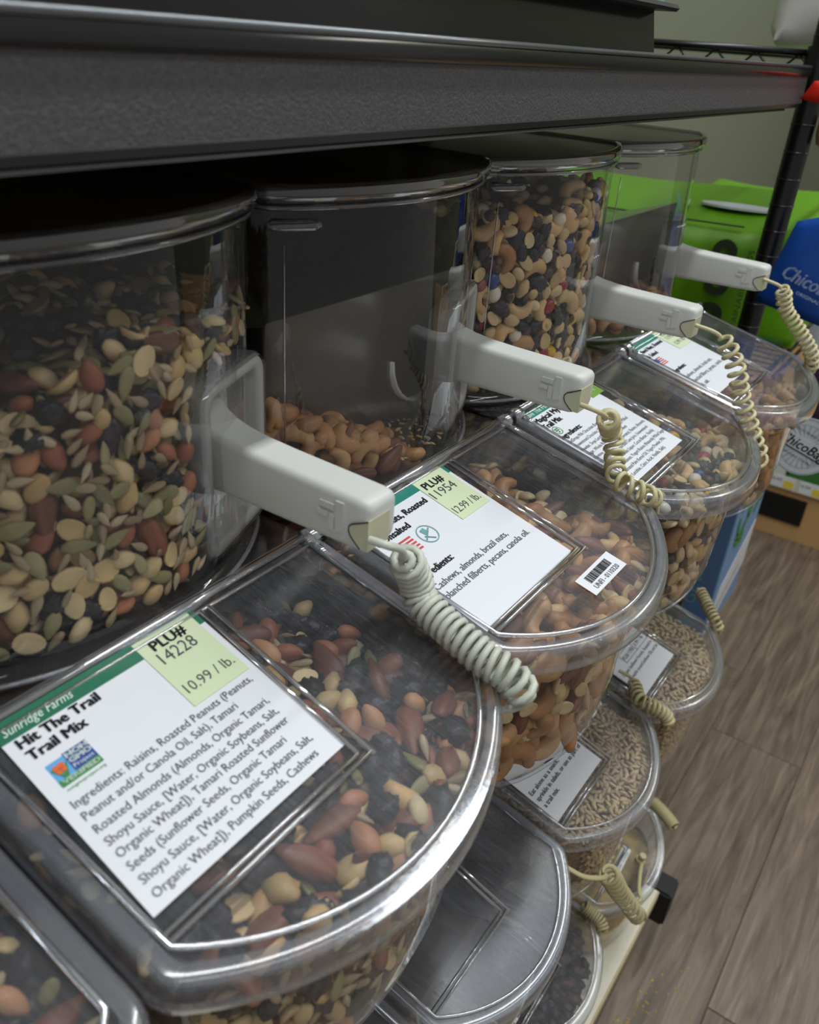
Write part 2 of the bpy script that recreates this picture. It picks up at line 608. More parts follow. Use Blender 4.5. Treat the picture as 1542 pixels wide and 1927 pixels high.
class Sheet:
    """A plane in space: (p, q) with p to the reader's right, q downwards, h off the surface."""

    def __init__(s, o, ep, eq, n):
        s.o = Vector(o)
        s.ep = Vector(ep)
        s.eq = Vector(eq)
        s.n = Vector(n)

    def at(s, p, q, h=0.0):
        return s.o + s.ep * p + s.eq * q + s.n * h

    def poly(s, mb, pts, h0, h1):
        mb.prism(pts, h0, h1, lambda a, b, c: s.at(a, b, c))

    def rect(s, mb, p0, q0, p1, q1, h0, h1):
        s.poly(mb, [(p0, q0), (p1, q0), (p1, q1), (p0, q1)], h0, h1)

    def text(s, mb, txt, p, q, size, h, bold=0.0, width=None, rot=0.0, shear=0.0, center=False):
        v, f = text_verts(txt, size, 0.0, 1.0, shear)
        if not v:
            return
        x0 = min(a for a, b in v)
        x1 = max(a for a, b in v)
        k = (width / (x1 - x0)) if width else 1.0
        off = -(x1 - x0) * k / 2 if center else 0
        ca, sa = math.cos(rot), math.sin(rot)
        w = []
        for a, b in v:
            X = (a - x0) * k + off
            w.append((p + X * ca - b * sa, q - (X * sa + b * ca)))
        for dp, dq in ([(-bold, 0), (bold, 0), (0, -bold * .6), (0, bold * .6)] if bold else [(0, 0)]):
            mb.add([s.at(a + dp, b + dq, h) for a, b in w], f)


# ------------------------------------------------------------------ the bin's plan
SL = 0.2234
CA = 1 / math.sqrt(1 + SL * SL)
LN = Vector((SL * CA, 0, CA))


def lidp(x, y, h=0.0):
    return Vector((x, y, -SL * x)) + LN * h


def arc_geo(xc, b, s):
    r = (b * b + s * s) / (2 * s)
    return xc + s - r, r, math.asin(b / r)


def arcpt(xc, b, s, u):
    cx, r, a = arc_geo(xc, b, s)
    t = a * u
    return Vector((cx + r * math.cos(t), r * math.sin(t))), Vector((math.cos(t), math.sin(t)))


def contour(xc, b, s, x0, n=28, rc=0.0, back=1):
    """Open polyline from the back left corner round the curved front to the back right one."""
    P = [Vector((x0, -b))]
    for i in range(1, back):
        P.append(Vector((x0 + (xc - x0) * i / back, -b)))
    A = [arcpt(xc, b, s, -1 + 2 * i / n)[0] for i in range(n + 1)]
    if rc <= 0:
        P += A
    else:
        k = max(1, int(rc / (2 * b) * n + 0.5))
        for side in (0, 1):
            pass
        c0 = Vector((xc, -b))
        p0 = Vector((xc - rc, -b))
        p2 = A[k]
        P += [p0 * (1 - t) ** 2 + c0 * 2 * t * (1 - t) + p2 * t * t for t in (0, .25, .5, .75)]
        P += A[k:n - k + 1]
        c1 = Vector((xc, b))
        p3 = A[n - k]
        p5 = Vector((xc - rc, b))
        P += [p3 * (1 - t) ** 2 + c1 * 2 * t * (1 - t) + p5 * t * t for t in (.25, .5, .75, 1)]
    for i in range(back - 1, 0, -1):
        P.append(Vector((x0 + (xc - x0) * i / back, b)))
    P.append(Vector((x0, b)))
    return P


def normals2d(P):
    out = []
    for i in range(len(P)):
        a = P[max(0, i - 1)]
        b = P[min(len(P) - 1, i + 1)]
        t = (b - a).normalized()
        out.append(Vector((t.y, -t.x)))
    return out


XB = -0.30


def body_plan(t):
    return (0.098 + 0.007 * t, 0.0925 - 0.0105 * t, 0.037 - 0.015 * t)


def hop_plan(t):       # t 0 top, 1 bottom
    return (-0.041 - 0.004 * t, 0.0965, 0.028 + 0.010 * t)


BZ = -0.137
HT = 0.156
PK0, PK1 = Vector((-0.0205, 0.037)), Vector((-0.0425, 0.0965))


def build_bin_meshes():
    R = {}
    # body ---------------------------------------------------------------
    mb = MB()
    rows = []
    for t, inset, z in ((0, 0, None), (0.35, 0, -0.058), (0.7, 0, -0.098), (0.9, 0, -0.122), (0.96, 0.002, -0.130), (1, 0.006, -0.135), (1, 0.012, BZ)):
        xc, b, s = body_plan(t)
        P = contour(xc, b, s, XB, 24, 0.018)
        N = normals2d(P)
        row = []
        for p, n in zip(P, N):
            q = p - n * inset
            zz = z if z is not None else (-0.0045 - SL * max(0, q.x))
            row.append((q.x, q.y, zz))
        rows.append(row)
    mb.strip(rows, closed=True)
    k = len(mb.v) - len(rows[-1])
    mb.f.append(list(range(k, len(mb.v))))
    R['body'] = mb.mesh('body', 'clear', True)
    mb = MB()
    # bottom bead and corner mould lines
    xc, b, s = body_plan(1)
    P = contour(xc, b - 0.006, s, -0.1, 24, 0.018)
    mb.tube([(p.x - .004, p.y, BZ + 0.0005) for p in P], 0.0012, 6)
    R['bottom_bead'] = mb.mesh('bottom_bead', 'rim', True)
    # front lid ------------------------------------------------------------
    mb = MB()
    C = contour(0.106, 0.0960, 0.0385, -0.002, 36, 0.006)
    mb.prism([(p.x, p.y) for p in C], -0.0022, 0.0, lambda a, b_, c: lidp(a, b_, c))
    R['lid_panel'] = mb.mesh('lid_panel', 'lid')
    mb = MB()
    N = normals2d(C)
    prof = [(-0.0062, 0.0002), (-0.0040, 0.0007), (-0.0015, 0.0006), (0.0003, -0.0002), (0.0014, -0.0020), (0.0022, -0.0050), (0.0030, -0.0090), (0.0036, -0.0125), (0.0026, -0.0130), (0.0018, -0.0090)]
    rows = [[lidp((p + n * o).x, (p + n * o).y, h) for p, n in zip(C, N)] for o, h in prof]
    mb.strip(rows)
    R['lid_rim'] = mb.mesh('lid_rim', 'rim', True)
    mb = MB()
    I = contour(0.0986, 0.0880, 0.0375, 0.001, 36)
    mb.tube([lidp(p.x, p.y, 0.0006) for p in I], 0.0013, 8)
    mb.tube([lidp(0.0015, -0.088, .0006), lidp(0.0015, 0.088, .0006)], 0.0010, 6)
    R['lid_rib'] = mb.mesh('lid_rib', 'rib', True)
    mb = MB()
    for dx in (0.0, 0.0048):
        y1, y2 = 0.0150 + dx, 0.0090 + dx
        mb.tube([lidp(0.002, y1, .0008), lidp(0.0945 + dx, y2, .0008)], 0.0012, 6)
        mb.tube([lidp(0.0945 + dx * .6, y2, .0008), lidp(0.0945 + dx * .6, -0.0880, .0008)], 0.0012, 6)
    R['card_frame'] = mb.mesh('card_frame', 'rib', True)
    mb = MB()
    mb.tube([(-0.0045, -0.0885, 0.001), (-0.0045, 0.0885, 0.001)], 0.0024, 8)
    mb.tube([(-0.0095, -0.0965, -0.001), (-0.0095, 0.0965, -0.001)], 0.0014, 6)
    for s_ in (-1, 1):
        mb.tube([(-0.002, s_ * 0.0885, 0.0015), (-0.002, s_ * 0.0970, 0.0015)], 0.0052, 14)
        mb.tube([(0.003, s_ * 0.0895, 0.0005), (0.012, s_ * 0.0895, -0.0028)], 0.0022, 8)
    R['hinge'] = mb.mesh('hinge', 'rib', True)
    mb = MB()
    mb.tube([(-0.002, 0.0975, 0.0015), (-0.002, 0.0995, 0.0015)], 0.0054, 14)
    R['hinge_ring'] = mb.mesh('hinge_ring', 'black_matte', True)
    # top plate under the hopper
    mb = MB()
    mb.prism([(-0.01, -0.0965), (-0.01, 0.0965), (-0.09, 0.0965), (-0.09, -0.0965)], -0.004, -0.0022)
    R['top_plate'] = mb.mesh('top_plate', 'clear')
    # hopper -----------------------------------------------------------------
    mb = MB()
    rows = []
    for t, z, o in ((1, -0.0015, 0.0050), (1, 0.0012, 0.0052), (1, 0.0028, 0.0012), (1, 0.006, 0), (0.6, 0.06, 0), (0.3, 0.11, 0), (0, HT, 0)):
        xc, b, s = hop_plan(t)
        P = contour(xc, b - 0.0012, s, XB, 30, 0.010)
        Nn = normals2d(P)
        rows.append([((p + n * o).x, max(-0.0985, min(0.0985, (p + n * o).y)), z) for p, n in zip(P, Nn)])
    mb.strip(rows, closed=True)
    R['hopper'] = mb.mesh('hopper', 'clear', True)
    mb = MB()
    xc, b, s = hop_plan(1)
    P = contour(xc, b + 0.001, s + .003, -0.10, 30, 0.010)
    mb.tube([(p.x + .003, p.y * .99, 0.0008) for p in P], 0.0013, 6)
    R['hopper_foot'] = mb.mesh('hopper_foot', 'rim', True)
    mb = MB()
    mb.tube([(-0.0368, -0.0880, 0.030), (-0.0368, -0.0880, 0.136)], 0.0004, 5)
    0 and mb.tube([(-0.0405, 0.0955, 0.095), (-0.0405, 0.0955, 0.150)], 0.0006, 5)
    R['mould_line'] = mb.mesh('mould_line', 'rib', True)
    # hopper lid
    mb = MB()
    xc, b, s = hop_plan(0)
    P = contour(xc + 0.003, b + 0.0022, s, XB, 30, 0.010)
    mb.prism([(p.x, p.y) for p in P], HT + 0.0035, HT + 0.0058)
    R['hopper_lid'] = mb.mesh('hopper_lid', 'brown_haze')
    mb = MB()
    Nn = normals2d(P)
    prof = [(-0.004, 0.0070), (-0.001, 0.0074), (0.0006, 0.0060), (0.0010, 0.003), (0.0004, 0.0), (-0.0016, -0.0002), (-0.0016, 0.004), (-0.004, 0.0050)]
    mb.strip([[((p + n * o).x, (p + n * o).y, HT + h) for p, n in zip(P, Nn)] for o, h in prof])
    R['hopper_lid_rim'] = mb.mesh('hopper_lid_rim', 'hopper_rim', True)
    mb = MB()
    P2 = contour(xc + 0.001, b, s, XB, 30, 0.010)
    mb.tube([(p.x, p.y, HT - 0.0032) for p in P2], 0.0014, 6)
    R['hopper_collar'] = mb.mesh('hopper_collar', 'hopper_rim', True)
    # latch tab: a short rounded bar near the left top of the hopper
    mb = MB()
    pts = []
    for i in range(9):
        u = -0.985 + 0.25 * i / 8
        p, n = arcpt(*hop_plan(0.1), u)
        pts.append((p.x + n.x * .001, p.y + n.y * .001, 0.1450))
    mb.tube(pts, [0.0016] + [0.0026] * 7 + [0.0016], 8)
    R['latch_tab'] = mb.mesh('latch_tab', 'hopper_rim', True)
    # scoop pocket
    d = (PK1 - PK0)
    w = d.length
    d.normalize()
    n2 = Vector((d.y, -d.x))
    mid = (PK0 + PK1) / 2
    zc, hh = 0.047, 0.086

    def pk(a, b_, c):
        q = mid + d * a + n2 * c
        return (q.x, q.y, zc + b_)
    outer = rounded_rect(w, hh, 0.010, 5)
    inner = rounded_rect(w - 0.014, hh - 0.014, 0.007, 5)
    back = rounded_rect(w - 0.020, hh - 0.020, 0.005, 5)
    mb = MB()
    rows = [[pk(a, b_, 0.0035) for a, b_ in outer], [pk(a, b_, 0.0055) for a, b_ in rounded_rect(w - .003, hh - .003, .009, 5)],
            [pk(a, b_, 0.0055) for a, b_ in rounded_rect(w - .011, hh - .011, .0075, 5)],
            [pk(a, b_, 0.003) for a, b_ in inner], [pk(a, b_, -0.014) for a, b_ in back]]
    mb.strip(rows, closed=True)
    k = len(mb.v) - len(back)
    mb.f.append(list(range(k, len(mb.v))))
    R['scoop_pocket'] = mb.mesh('scoop_pocket', 'pocket', True)
    mb = MB()
    rows = [[pk(a, b_, -0.006) for a, b_ in rounded_rect(w + .001, hh + .001, .010, 5)], [pk(a, b_, 0.0034) for a, b_ in rounded_rect(w + .002, hh + .002, .0105, 5)], [pk(a, b_, 0.006) for a, b_ in rounded_rect(w - .001, hh - .001, .0095, 5)]]
    mb.strip(rows, closed=True)
    R['pocket_lip'] = mb.mesh('pocket_lip', 'pocket_glass', True)
    # inner chute panel
    mb = MB()
    mb.prism([(-0.045, 0.098), (-0.22, 0.045), (-0.22, 0.0435), (-0.045, 0.0965)], -0.093, 0.093, lambda a, b_, c: (a, c, b_))
    mb.prism([(-0.0445, 0.098), (-0.052, 0.002), (-0.0534, 0.002), (-0.0459, 0.098)], -0.093, 0.093, lambda a, b_, c: (a, c, b_))
    R['chute_panel'] = mb.mesh('chute_panel', 'brown_haze')
    return R


BIN = build_bin_meshes()
for key in ('lid_rim', 'hopper_lid_rim', 'scoop_pocket', 'pocket_lip', 'hopper'):
    pass


def make_bin(loc, label, worn=False, full=True, chute=False, group='clear scoop bins on the shelves'):
    r = thing('scoop_bin', label, 'bin', loc, group)
    for nm in ('body', 'bottom_bead', 'lid_panel', 'lid_rim', 'lid_rib', 'card_frame', 'hinge', 'hinge_ring', 'top_plate',
               'hopper', 'hopper_foot', 'mould_line', 'hopper_lid', 'hopper_lid_rim', 'hopper_collar', 'latch_tab', 'scoop_pocket', 'pocket_lip'):
        if not full and nm in ('mould_line', 'latch_tab', 'chute_panel', 'scoop_pocket', 'pocket_lip'):
            continue
        me = BIN[nm]
        if worn and nm == 'lid_panel':
            me = BIN.setdefault('worn_lid', BIN['lid_panel'].copy())
            me.materials[0] = M['worn']
        link(nm, me, r)
    if chute:
        link('chute_panel', BIN['chute_panel'], r)
    return r


# ------------------------------------------------------------------ structure: floor, walls
FZ = -0.92
mb = MB()
mb.box(-1.2, 1.9, -1.2, 3.2, FZ - 0.03, FZ - 0.0035)
floor = mb.obj('floor', 'deck')
tag(floor, 'brown wood-look vinyl plank floor of the aisle', None, kind='structure')
PLW = 0.171
prng = random.Random(4)
pl_cache = {}
for c in range(-3, 9):
    x0 = 0.076 + PLW * c
    ys = {0: 1.115, 1: 0.555, -1: 0.20}.get(c, prng.uniform(0, 1.2))
    y = ys - 2 * 1.13
    while y < 3.2:
        L = 1.13
        key = 'plank'
        if key not in pl_cache:
            mb = MB()
            g = 0.0005
            e = 0.0014
            mb.strip([[(g, g, -0.003), (PLW - g, g, -0.003), (PLW - g, L - g, -0.003), (g, L - g, -0.003)],
                      [(g, g, -0.0012), (PLW - g, g, -0.0012), (PLW - g, L - g, -0.0012), (g, L - g, -0.0012)],
                      [(e, e, 0), (PLW - e, e, 0), (PLW - e, L - e, 0), (e, L - e, 0)]], closed=True)
            mb.f.append([8, 9, 10, 11])
            pl_cache[key] = mb.mesh('plank', 'plank')
        if y + L > -0.3:
            link('plank', pl_cache[key], floor, (x0, y, FZ))
        y += L

mb = MB()
mb.box(-0.475, -0.455, -0.6, 3.2, FZ, 1.9)
tag(mb.obj('wall_back', 'wall'), 'pale green-grey wall behind the shelving', None, kind='structure')
mb = MB()
mb.box(-0.475, 1.9, 3.2, 3.22, FZ, 1.9)
tag(mb.obj('wall_far', 'wall'), 'pale green-grey wall at the far end of the aisle', None, kind='structure')

# ------------------------------------------------------------------ shelving unit that carries the bins
shelf = thing('bin_shelving', 'dark shelving unit with charcoal front rail that holds the rows of clear bins', 'shelving', (-0.15, 0.1, FZ))
SO = Vector(shelf.location)


def part(mb, name, mat, parent, smooth=False):
    """A mesh drawn in world coordinates under a thing that stands elsewhere."""
    loc = Vector(parent.location)
    q = parent
    while q.parent is not None:
        q = q.parent
        loc = loc + Vector(q.location)
    mb.v = [tuple(Vector(p) - loc) for p in mb.v]
    return mb.obj(name, mat, parent, smooth)


Y0, Y1 = -0.55, 0.712
mb = MB()
XF = 0.020
mb.prism([(XF - .012, .2150), (XF + .0005, .2150), (XF + .0005, .1915), (XF - .012, .1915)], Y0, Y1, lambda a, b, c: (a, c, b))
part(mb, 'front_rail', 'fascia', shelf)
mb = MB()
prof = [(XF + .0005, .2150), (XF + .0022, .2155), (XF + .0030, .2175), (XF + .0030, .2200), (XF + .0020, .2222), (XF - .002, .2232), (XF - .05, .2236), (XF - .05, .2150)]
mb.prism(prof, Y0, Y1, lambda a, b, c: (a, c, b))
autosmooth(part(mb, 'top_lip', 'black_gloss', shelf), 30)
mb = MB()
mb.tube([(XF + .0016, Y0, .2237), (XF + .0016, Y1 - .004, .2237)], 0.0015, 8)  # pale strip imitating the ceiling light's reflection along the black lip
part(mb, 'lip_glint', 'lip', shelf, True)
mb = MB()
prof = [(XF + .0005, .1915), (XF + .0016, .1908), (XF + .0012, .1880), (XF - .004, .1868), (XF - .03, .1868), (XF - .03, .1915)]
mb.prism(prof, Y0, Y1 - .02, lambda a, b, c: (a, c, b))
part(mb, 'bottom_lip', 'black_gloss', shelf)
mb = MB()
mb.tube([(XF - .003, Y0, .1862), (XF - .003, Y1 - .05, .1862)], 0.0010, 6)
mb.tube([(XF - .012, Y0, .1850), (XF - .012, Y1 - .05, .1850)], 0.0010, 6)
part(mb, 'bottom_bead', 'lip', shelf, True)
mb = MB()
mb.box(-0.40, XF - .012, Y0, Y1 - .09, .1880, .2150)
part(mb, 'top_deck', 'deck', shelf)
for z in (BZ, -0.336 + BZ):
    mb = MB()
    mb.box(-0.40, 0.045, Y0, 0.615, z - 0.0195, z - 0.0018)
    part(mb, 'shelf_board', 'deck', shelf)
mb = MB()
mb.box(-0.40, 0.1375, Y0, 0.575, -0.802, -0.7846)
mb.box(-0.40, 0.1215, Y0, 0.575, -0.7847, -0.7838)
part(mb, 'bottom_board', 'laminate', shelf)
mb = MB()
mb.box(0.1375, 0.1405, Y0, 0.575, -0.802, -0.7850)
part(mb, 'board_edge', 'chip_edge', shelf)
mb = MB()
mb.box(-0.42, -0.405, Y0, 0.60, -0.92, 0.1880)
part(mb, 'back_panel', 'deck', shelf)
for y in (-0.50, 0.632):
    mb = MB()
    mb.box(-0.40, -0.375, y - .012, y + .012, FZ, 0.215)
    part(mb, 'rear_upright', 'black_matte', shelf)
# end support: the black foot block at the end of the bottom board
mb = MB()
mb.box(0.113, 0.157, 0.5765, 0.614, -0.850, -0.7860)
o = part(mb, 'foot_block', 'black_matte', shelf)
bevel_obj(o, 0.003)

# the black bases of the upper dispensers, standing on the top deck
up = thing('dispenser_base', 'black glossy dispenser base standing on the top of the charcoal shelf rail', 'dispenser base', (-0.15, 0.0, 0.2240))
mb = MB()
mb.prism([(-0.018, .2238), (-0.024, .2520), (-0.035, .2620), (-0.20, .2620), (-0.20, .2238)], Y0, 0.385, lambda a, b, c: (a, c, b))
autosmooth(part(mb, 'base_panel', 'black_gloss', up), 30)
mb = MB()
mb.prism([(-0.010, .2515), (-0.008, .2535), (-0.010, .2560), (-0.06, .2600), (-0.06, .2515)], Y0, 0.392, lambda a, b, c: (a, c, b))
part(mb, 'ledge', 'black_matte', up)
mb = MB()
mb.prism([(-0.0130, .2562), (-0.0125, .2562), (-0.0165, .2790), (-0.0170, .2790)], 0.12, 0.372, lambda a, b, c: (a, c, b))
part(mb, 'label_strip', 'panel_tint', up)
# ------------------------------------------------------------------ the bins
BC = {}          # bin key -> centre
for k in (-1, 0, 1, 2, 3):
    BC[('a', k)] = Vector((0, -0.1 + 0.2 * k, 0))
for k in (0, 1, 2, 3):
    BC[('b', k)] = Vector((-0.0066, -0.1 + 0.2 * k + 0.0075, -0.336))
for k in (1, 2, 3):
    BC[('c', k)] = Vector((-0.003, -0.1 + 0.2 * k, -0.6465))
BLAB = {
    ('a', -1): 'clear scoop bin in the near bottom left corner, only its lid corner showing',
    ('a', 0): 'nearest clear scoop bin, full of raisin and almond trail mix',
    ('a', 1): 'clear scoop bin of roasted mixed nuts, hopper nearly empty',
    ('a', 2): 'clear scoop bin with chocolate and candy trail mix filling its hopper',
    ('a', 3): 'farthest clear scoop bin of the top row, before the lime green bags',
    ('b', 0): 'empty clear scoop bin below the nearest trail mix bin',
    ('b', 1): 'empty clear scoop bin with a scratched lid, below the mixed nuts bin',
    ('b', 2): 'middle row clear scoop bin of pale sunflower kernels with a plain white card',
    ('b', 3): 'middle row clear scoop bin of tan sunflower kernels with a red-edged card',
    ('c', 1): 'bottom row clear scoop bin hidden behind the scratched empty bin',
    ('c', 2): 'bottom row clear scoop bin of dark dried fruit on the cream board',
    ('c', 3): 'bottom row clear scoop bin of yellow powder, at the end of the cream board',
}
BINS = {}
for key, c in BC.items():
    if key == ('c', 1):
        continue
    BINS[key] = make_bin(c, BLAB[key], worn=(key[0] == 'b' and key[1] < 2), full=(key[0] == 'a' and key[1] >= 0), chute=(key in (('a', 1), ('a', 3))))
# ------------------------------------------------------------------ what is in the bins
def ellipsoid(lx, ly, lz, nu=12, nv=7, fn=None):
    v = []
    f = []
    for j in range(1, nv):
        th = math.pi * j / nv
        for i in range(nu):
            ph = 2 * math.pi * i / nu
            p = Vector((math.cos(th), math.sin(th) * math.cos(ph), math.sin(th) * math.sin(ph)))
            if fn:
                p = fn(p)
            v.append((p.x * lx / 2, p.y * ly / 2, p.z * lz / 2))
    for j in range(nv - 2):
        for i in range(nu):
            a = j * nu + i
            b = j * nu + (i + 1) % nu
            f.append([a, b, b + nu, a + nu])
    k = len(v)
    for s_, j in ((1, 0), (-1, nv - 2)):
        p = Vector((s_, 0, 0))
        if fn:
            p = fn(p)
        v.append((p.x * lx / 2, p.y * ly / 2, p.z * lz / 2))
    for i in range(nu):
        f.append([k, (i + 1) % nu, i])
        f.append([k + 1, (nv - 2) * nu + i, (nv - 2) * nu + (i + 1) % nu])
    return v, f


def f_drop(sharp=0.35, flat=0.0):
    def g(p):
        w = 1 - sharp * (p.x + 1) / 2 * (0.6 + 0.6 * max(0, p.x))
        return Vector((p.x * (1.05 if p.x > 0 else 1), p.y * w, p.z * w))
    return g


def f_half(p):                     # a split nut: one flat, slightly dished face
    z = p.z if p.z > 0 else p.z * 0.12
    if p.z < 0 and abs(p.y) < 0.35:
        z += 0.10
    return Vector((p.x, p.y * (1 - 0.12 * p.x), z * 1.5 - 0.4))


def f_raisin(seed):
    r = random.Random(seed)
    a = [(r.uniform(2, 5), r.uniform(2, 6), r.uniform(0, 6), Vector((r.uniform(-1, 1), r.uniform(-1, 1), r.uniform(-1, 1)))) for _ in range(4)]

    def g(p):
        s_ = 1.0
        for fq, _, ph, d in a:
            s_ += 0.10 * math.sin(fq * 1.7 * p.dot(d) * 2 + ph)
        return p * s_
    return g


def f_peanut(p):
    w = 1 + 0.10 * math.cos(p.x * 3.0 * 1.6) - 0.06
    return Vector((p.x, p.y * w, p.z * w))


def cashew_mesh(L=0.0220, th=0.0084):
    mb = MB()
    n = 9
    pts = []
    rr = []
    for i in range(n + 1):
        t = i / n
        a = math.radians(10 + 165 * t)
        R_ = L * 0.36
        pts.append(Vector((R_ * math.cos(a), R_ * math.sin(a) * 1.12, 0)))
        rr.append(th / 2 * (0.28 + 0.92 * math.sin(math.pi * (0.06 + 0.88 * t)) ** 0.7) * (1.15 - 0.3 * t))
    c = sum(pts, Vector()) / len(pts)
    pts = [p - c for p in pts]
    mb.tube(pts, rr, 8)
    return mb.v, mb.f


SHAPES = {}


def shape(kind, mat, vf, dims, smooth=True):
    me = mesh_from(kind, vf[0], vf[1], mat, smooth)
    V = np.array(vf[0], float)
    SHAPES.setdefault(kind, []).append(dict(mesh=me, v=V, f=vf[1], dims=dims, mat=mat, r=0.5 * math.sqrt(dims[0] * dims[1])))


shape('almond', 'almond', ellipsoid(.0235, .0128, .0080, 12, 8, f_drop(0.5)), (.0235, .0128, .0080))
shape('almond', 'almond', ellipsoid(.0215, .0120, .0085, 12, 8, f_drop(0.4)), (.0215, .0120, .0085))
cv = cashew_mesh()
shape('cashew', 'cashew', cv, (.0200, .0130, .0084))
cv2 = cashew_mesh(.0240, .0092)
shape('roasted_cashew', 'cashew_roast', cv2, (.0215, .0140, .0092))
shape('split_peanut', 'peanut', ellipsoid(.0125, .0092, .0050, 10, 7, f_half), (.0125, .0092, .0050))
shape('peanut', 'peanut', ellipsoid(.0135, .0088, .0085, 10, 8, f_peanut), (.0135, .0088, .0085))
shape('red_skin_peanut', 'redskin', ellipsoid(.0135, .0095, .0090, 10, 8, f_drop(0.3)), (.0135, .0095, .0090))
for sd in (1, 2, 3):
    shape('raisin', 'raisin', ellipsoid(.0125, .0102, .0075, 14, 10, f_raisin(sd)), (.0125, .0102, .0075))
shape('pumpkin_seed', 'pumpkin', ellipsoid(.0130, .0078, .0032, 10, 7, f_drop(0.55)), (.0130, .0078, .0032))
shape('sunflower_seed', 'sunflower', ellipsoid(.0098, .0050, .0030, 8, 6, f_drop(0.75)), (.0098, .0050, .0030))
shape('sunflower_kernel', 'kernel', ellipsoid(.0086, .0050, .0034, 7, 5, f_drop(0.6)), (.0086, .0050, .0034))
shape('chocolate_chip', 'choc', ellipsoid(.0095, .0095, .0085, 10, 7, f_drop(0.5)), (.0095, .0095, .0085))
shape('candy', 'candy', ellipsoid(.0118, .0100, .0092, 12, 8), (.0118, .0100, .0092))
shape('brazil_nut', 'almond', ellipsoid(.0300, .0130, .0115, 12, 9, f_drop(0.2)), (.0300, .0130, .0115))
shape('dried_fruit', 'fruit', ellipsoid(.022, .015, .011, 14, 10, f_raisin(9)), (.022, .015, .011))

PIECES = []     # dicts: kind, shape, loc, quat, scale, zone, layer


def rand_flat(normal, tilt):
    """Flat face towards NORMAL, spun at random, tilted a little."""
    nrm = Vector(normal).normalized()
    q = Vector((0, 0, 1)).rotation_difference(nrm)
    q = q @ Quaternion((0, 0, 1), random.uniform(0, 2 * math.pi))
    q = q @ Euler((random.gauss(0, tilt), random.gauss(0, tilt), 0)).to_quaternion()
    if random.random() < 0.5:
        q = q @ Quaternion((1, 0, 0), math.pi)
    return q


def pick(mix):
    r = random.random() * sum(w for _, w in mix)
    for k, w in mix:
        r -= w
        if r <= 0:
            break
    return k, random.choice(SHAPES[k])


def put(zone, kind, sh, loc, q, sc, layer):
    PIECES.append(dict(kind=kind, sh=sh, loc=Vector(loc), q=q, sc=sc, zone=zone, layer=layer))


def fill_wall(zone, centre, mix, wall, s_len, u_rng, z_rng, scale=1.0, layers=2, dens=0.80, top=None):
    """Pieces pressed against a curved clear wall. wall(u, z) -> (x, y, nx, ny)."""
    for layer in range(layers):
        placed = []
        grid = {}
        tries = int(2600 * (1 if layer == 0 else 0.7))
        miss = 0
        for _ in range(tries * 3):
            if miss > 500:
                break
            u = random.uniform(*u_rng)
            z = random.uniform(*z_rng)
            if top is not None and z > top(u):
                continue
            if wall is hop_wall and u > 0.32 and z < 0.100:
                continue
            kind, sh = pick(mix)
            sc = scale * random.uniform(0.86, 1.12)
            r = sh['r'] * sc
            sx = u * s_len
            ok = True
            g = (int(sx / 0.02), int(z / 0.02))
            for di in (-1, 0, 1):
                for dj in (-1, 0, 1):
                    for (a, b_, rr) in grid.get((g[0] + di, g[1] + dj), ()):
                        if (a - sx) ** 2 + (b_ - z) ** 2 < ((r + rr) * dens) ** 2:
                            ok = False
                            break
                    if not ok:
                        break
                if not ok:
                    break
            if not ok:
                miss += 1
                continue
            miss = 0
            grid.setdefault(g, []).append((sx, z, r))
            x, y, nx, ny = wall(u, z)
            tk = sh['dims'][2] * sc
            dep = tk * 0.62 + 0.0006 + layer * 0.0055
            q = rand_flat((nx, ny, 0), 0.22 if layer == 0 else 0.5)
            put(zone, kind, sh, centre + Vector((x - nx * dep, y - ny * dep, z)), q, sc, layer)


def fill_top(zone, centre, mix, inside, surf, rng, scale=1.0, layers=2, dens=0.74, tilt=0.35, normal=(0.15, 0, 1)):
    for layer in range(layers - 1, -1, -1):
        grid = {}
        miss = 0
        for _ in range(9000):
            if miss > 600:
                break
            x = random.uniform(rng[0], rng[1])
            y = random.uniform(rng[2], rng[3])
            kind, sh = pick(mix)
            sc = scale * random.uniform(0.86, 1.12)
            r = sh['r'] * sc
            if not inside(x, y, r * 0.9):
                continue
            g = (int(math.floor(x / 0.02)), int(math.floor(y / 0.02)))
            ok = True
            for di in (-1, 0, 1):
                for dj in (-1, 0, 1):
                    for (a, b_, rr) in grid.get((g[0] + di, g[1] + dj), ()):
                        if (a - x) ** 2 + (b_ - y) ** 2 < ((r + rr) * dens) ** 2:
                            ok = False
                            break
                    if not ok:
                        break
                if not ok:
                    break
            if not ok:
                miss += 1
                continue
            miss = 0
            grid.setdefault(g, []).append((x, y, r))
            z = surf(x, y) - layer * 0.0055 + random.uniform(-0.001, 0.0025)
            put(zone, kind, sh, centre + Vector((x, y, z)), rand_flat(normal, tilt), sc, layer)


def body_wall(u, z):
    t = max(0, min(1, z / BZ))
    xc, b, s = body_plan(t)
    p, n = arcpt(xc, b, s, u)
    return p.x - 0.0015, p.y, n.x, n.y


def hop_wall(u, z):
    t = 1 - max(0, min(1, z / HT))
    xc, b, s = hop_plan(t)
    p, n = arcpt(xc, b - 0.0015, s, u)
    return p.x - 0.0008, p.y, n.x, n.y


def in_body(x, y, r):
    if abs(y) > 0.0905 - r:
        return False
    cx, R_, a = arc_geo(0.0985, 0.0920, 0.0368)
    return (x - cx) ** 2 + y * y < (R_ - r) ** 2 or x < 0.05


def in_hop(x, y, r):
    if abs(y) > 0.0950 - r:
        return False
    cx, R_, a = arc_geo(-0.042, 0.0950, 0.030)
    return (x - cx) ** 2 + y * y < (R_ - r) ** 2 or x < -0.08


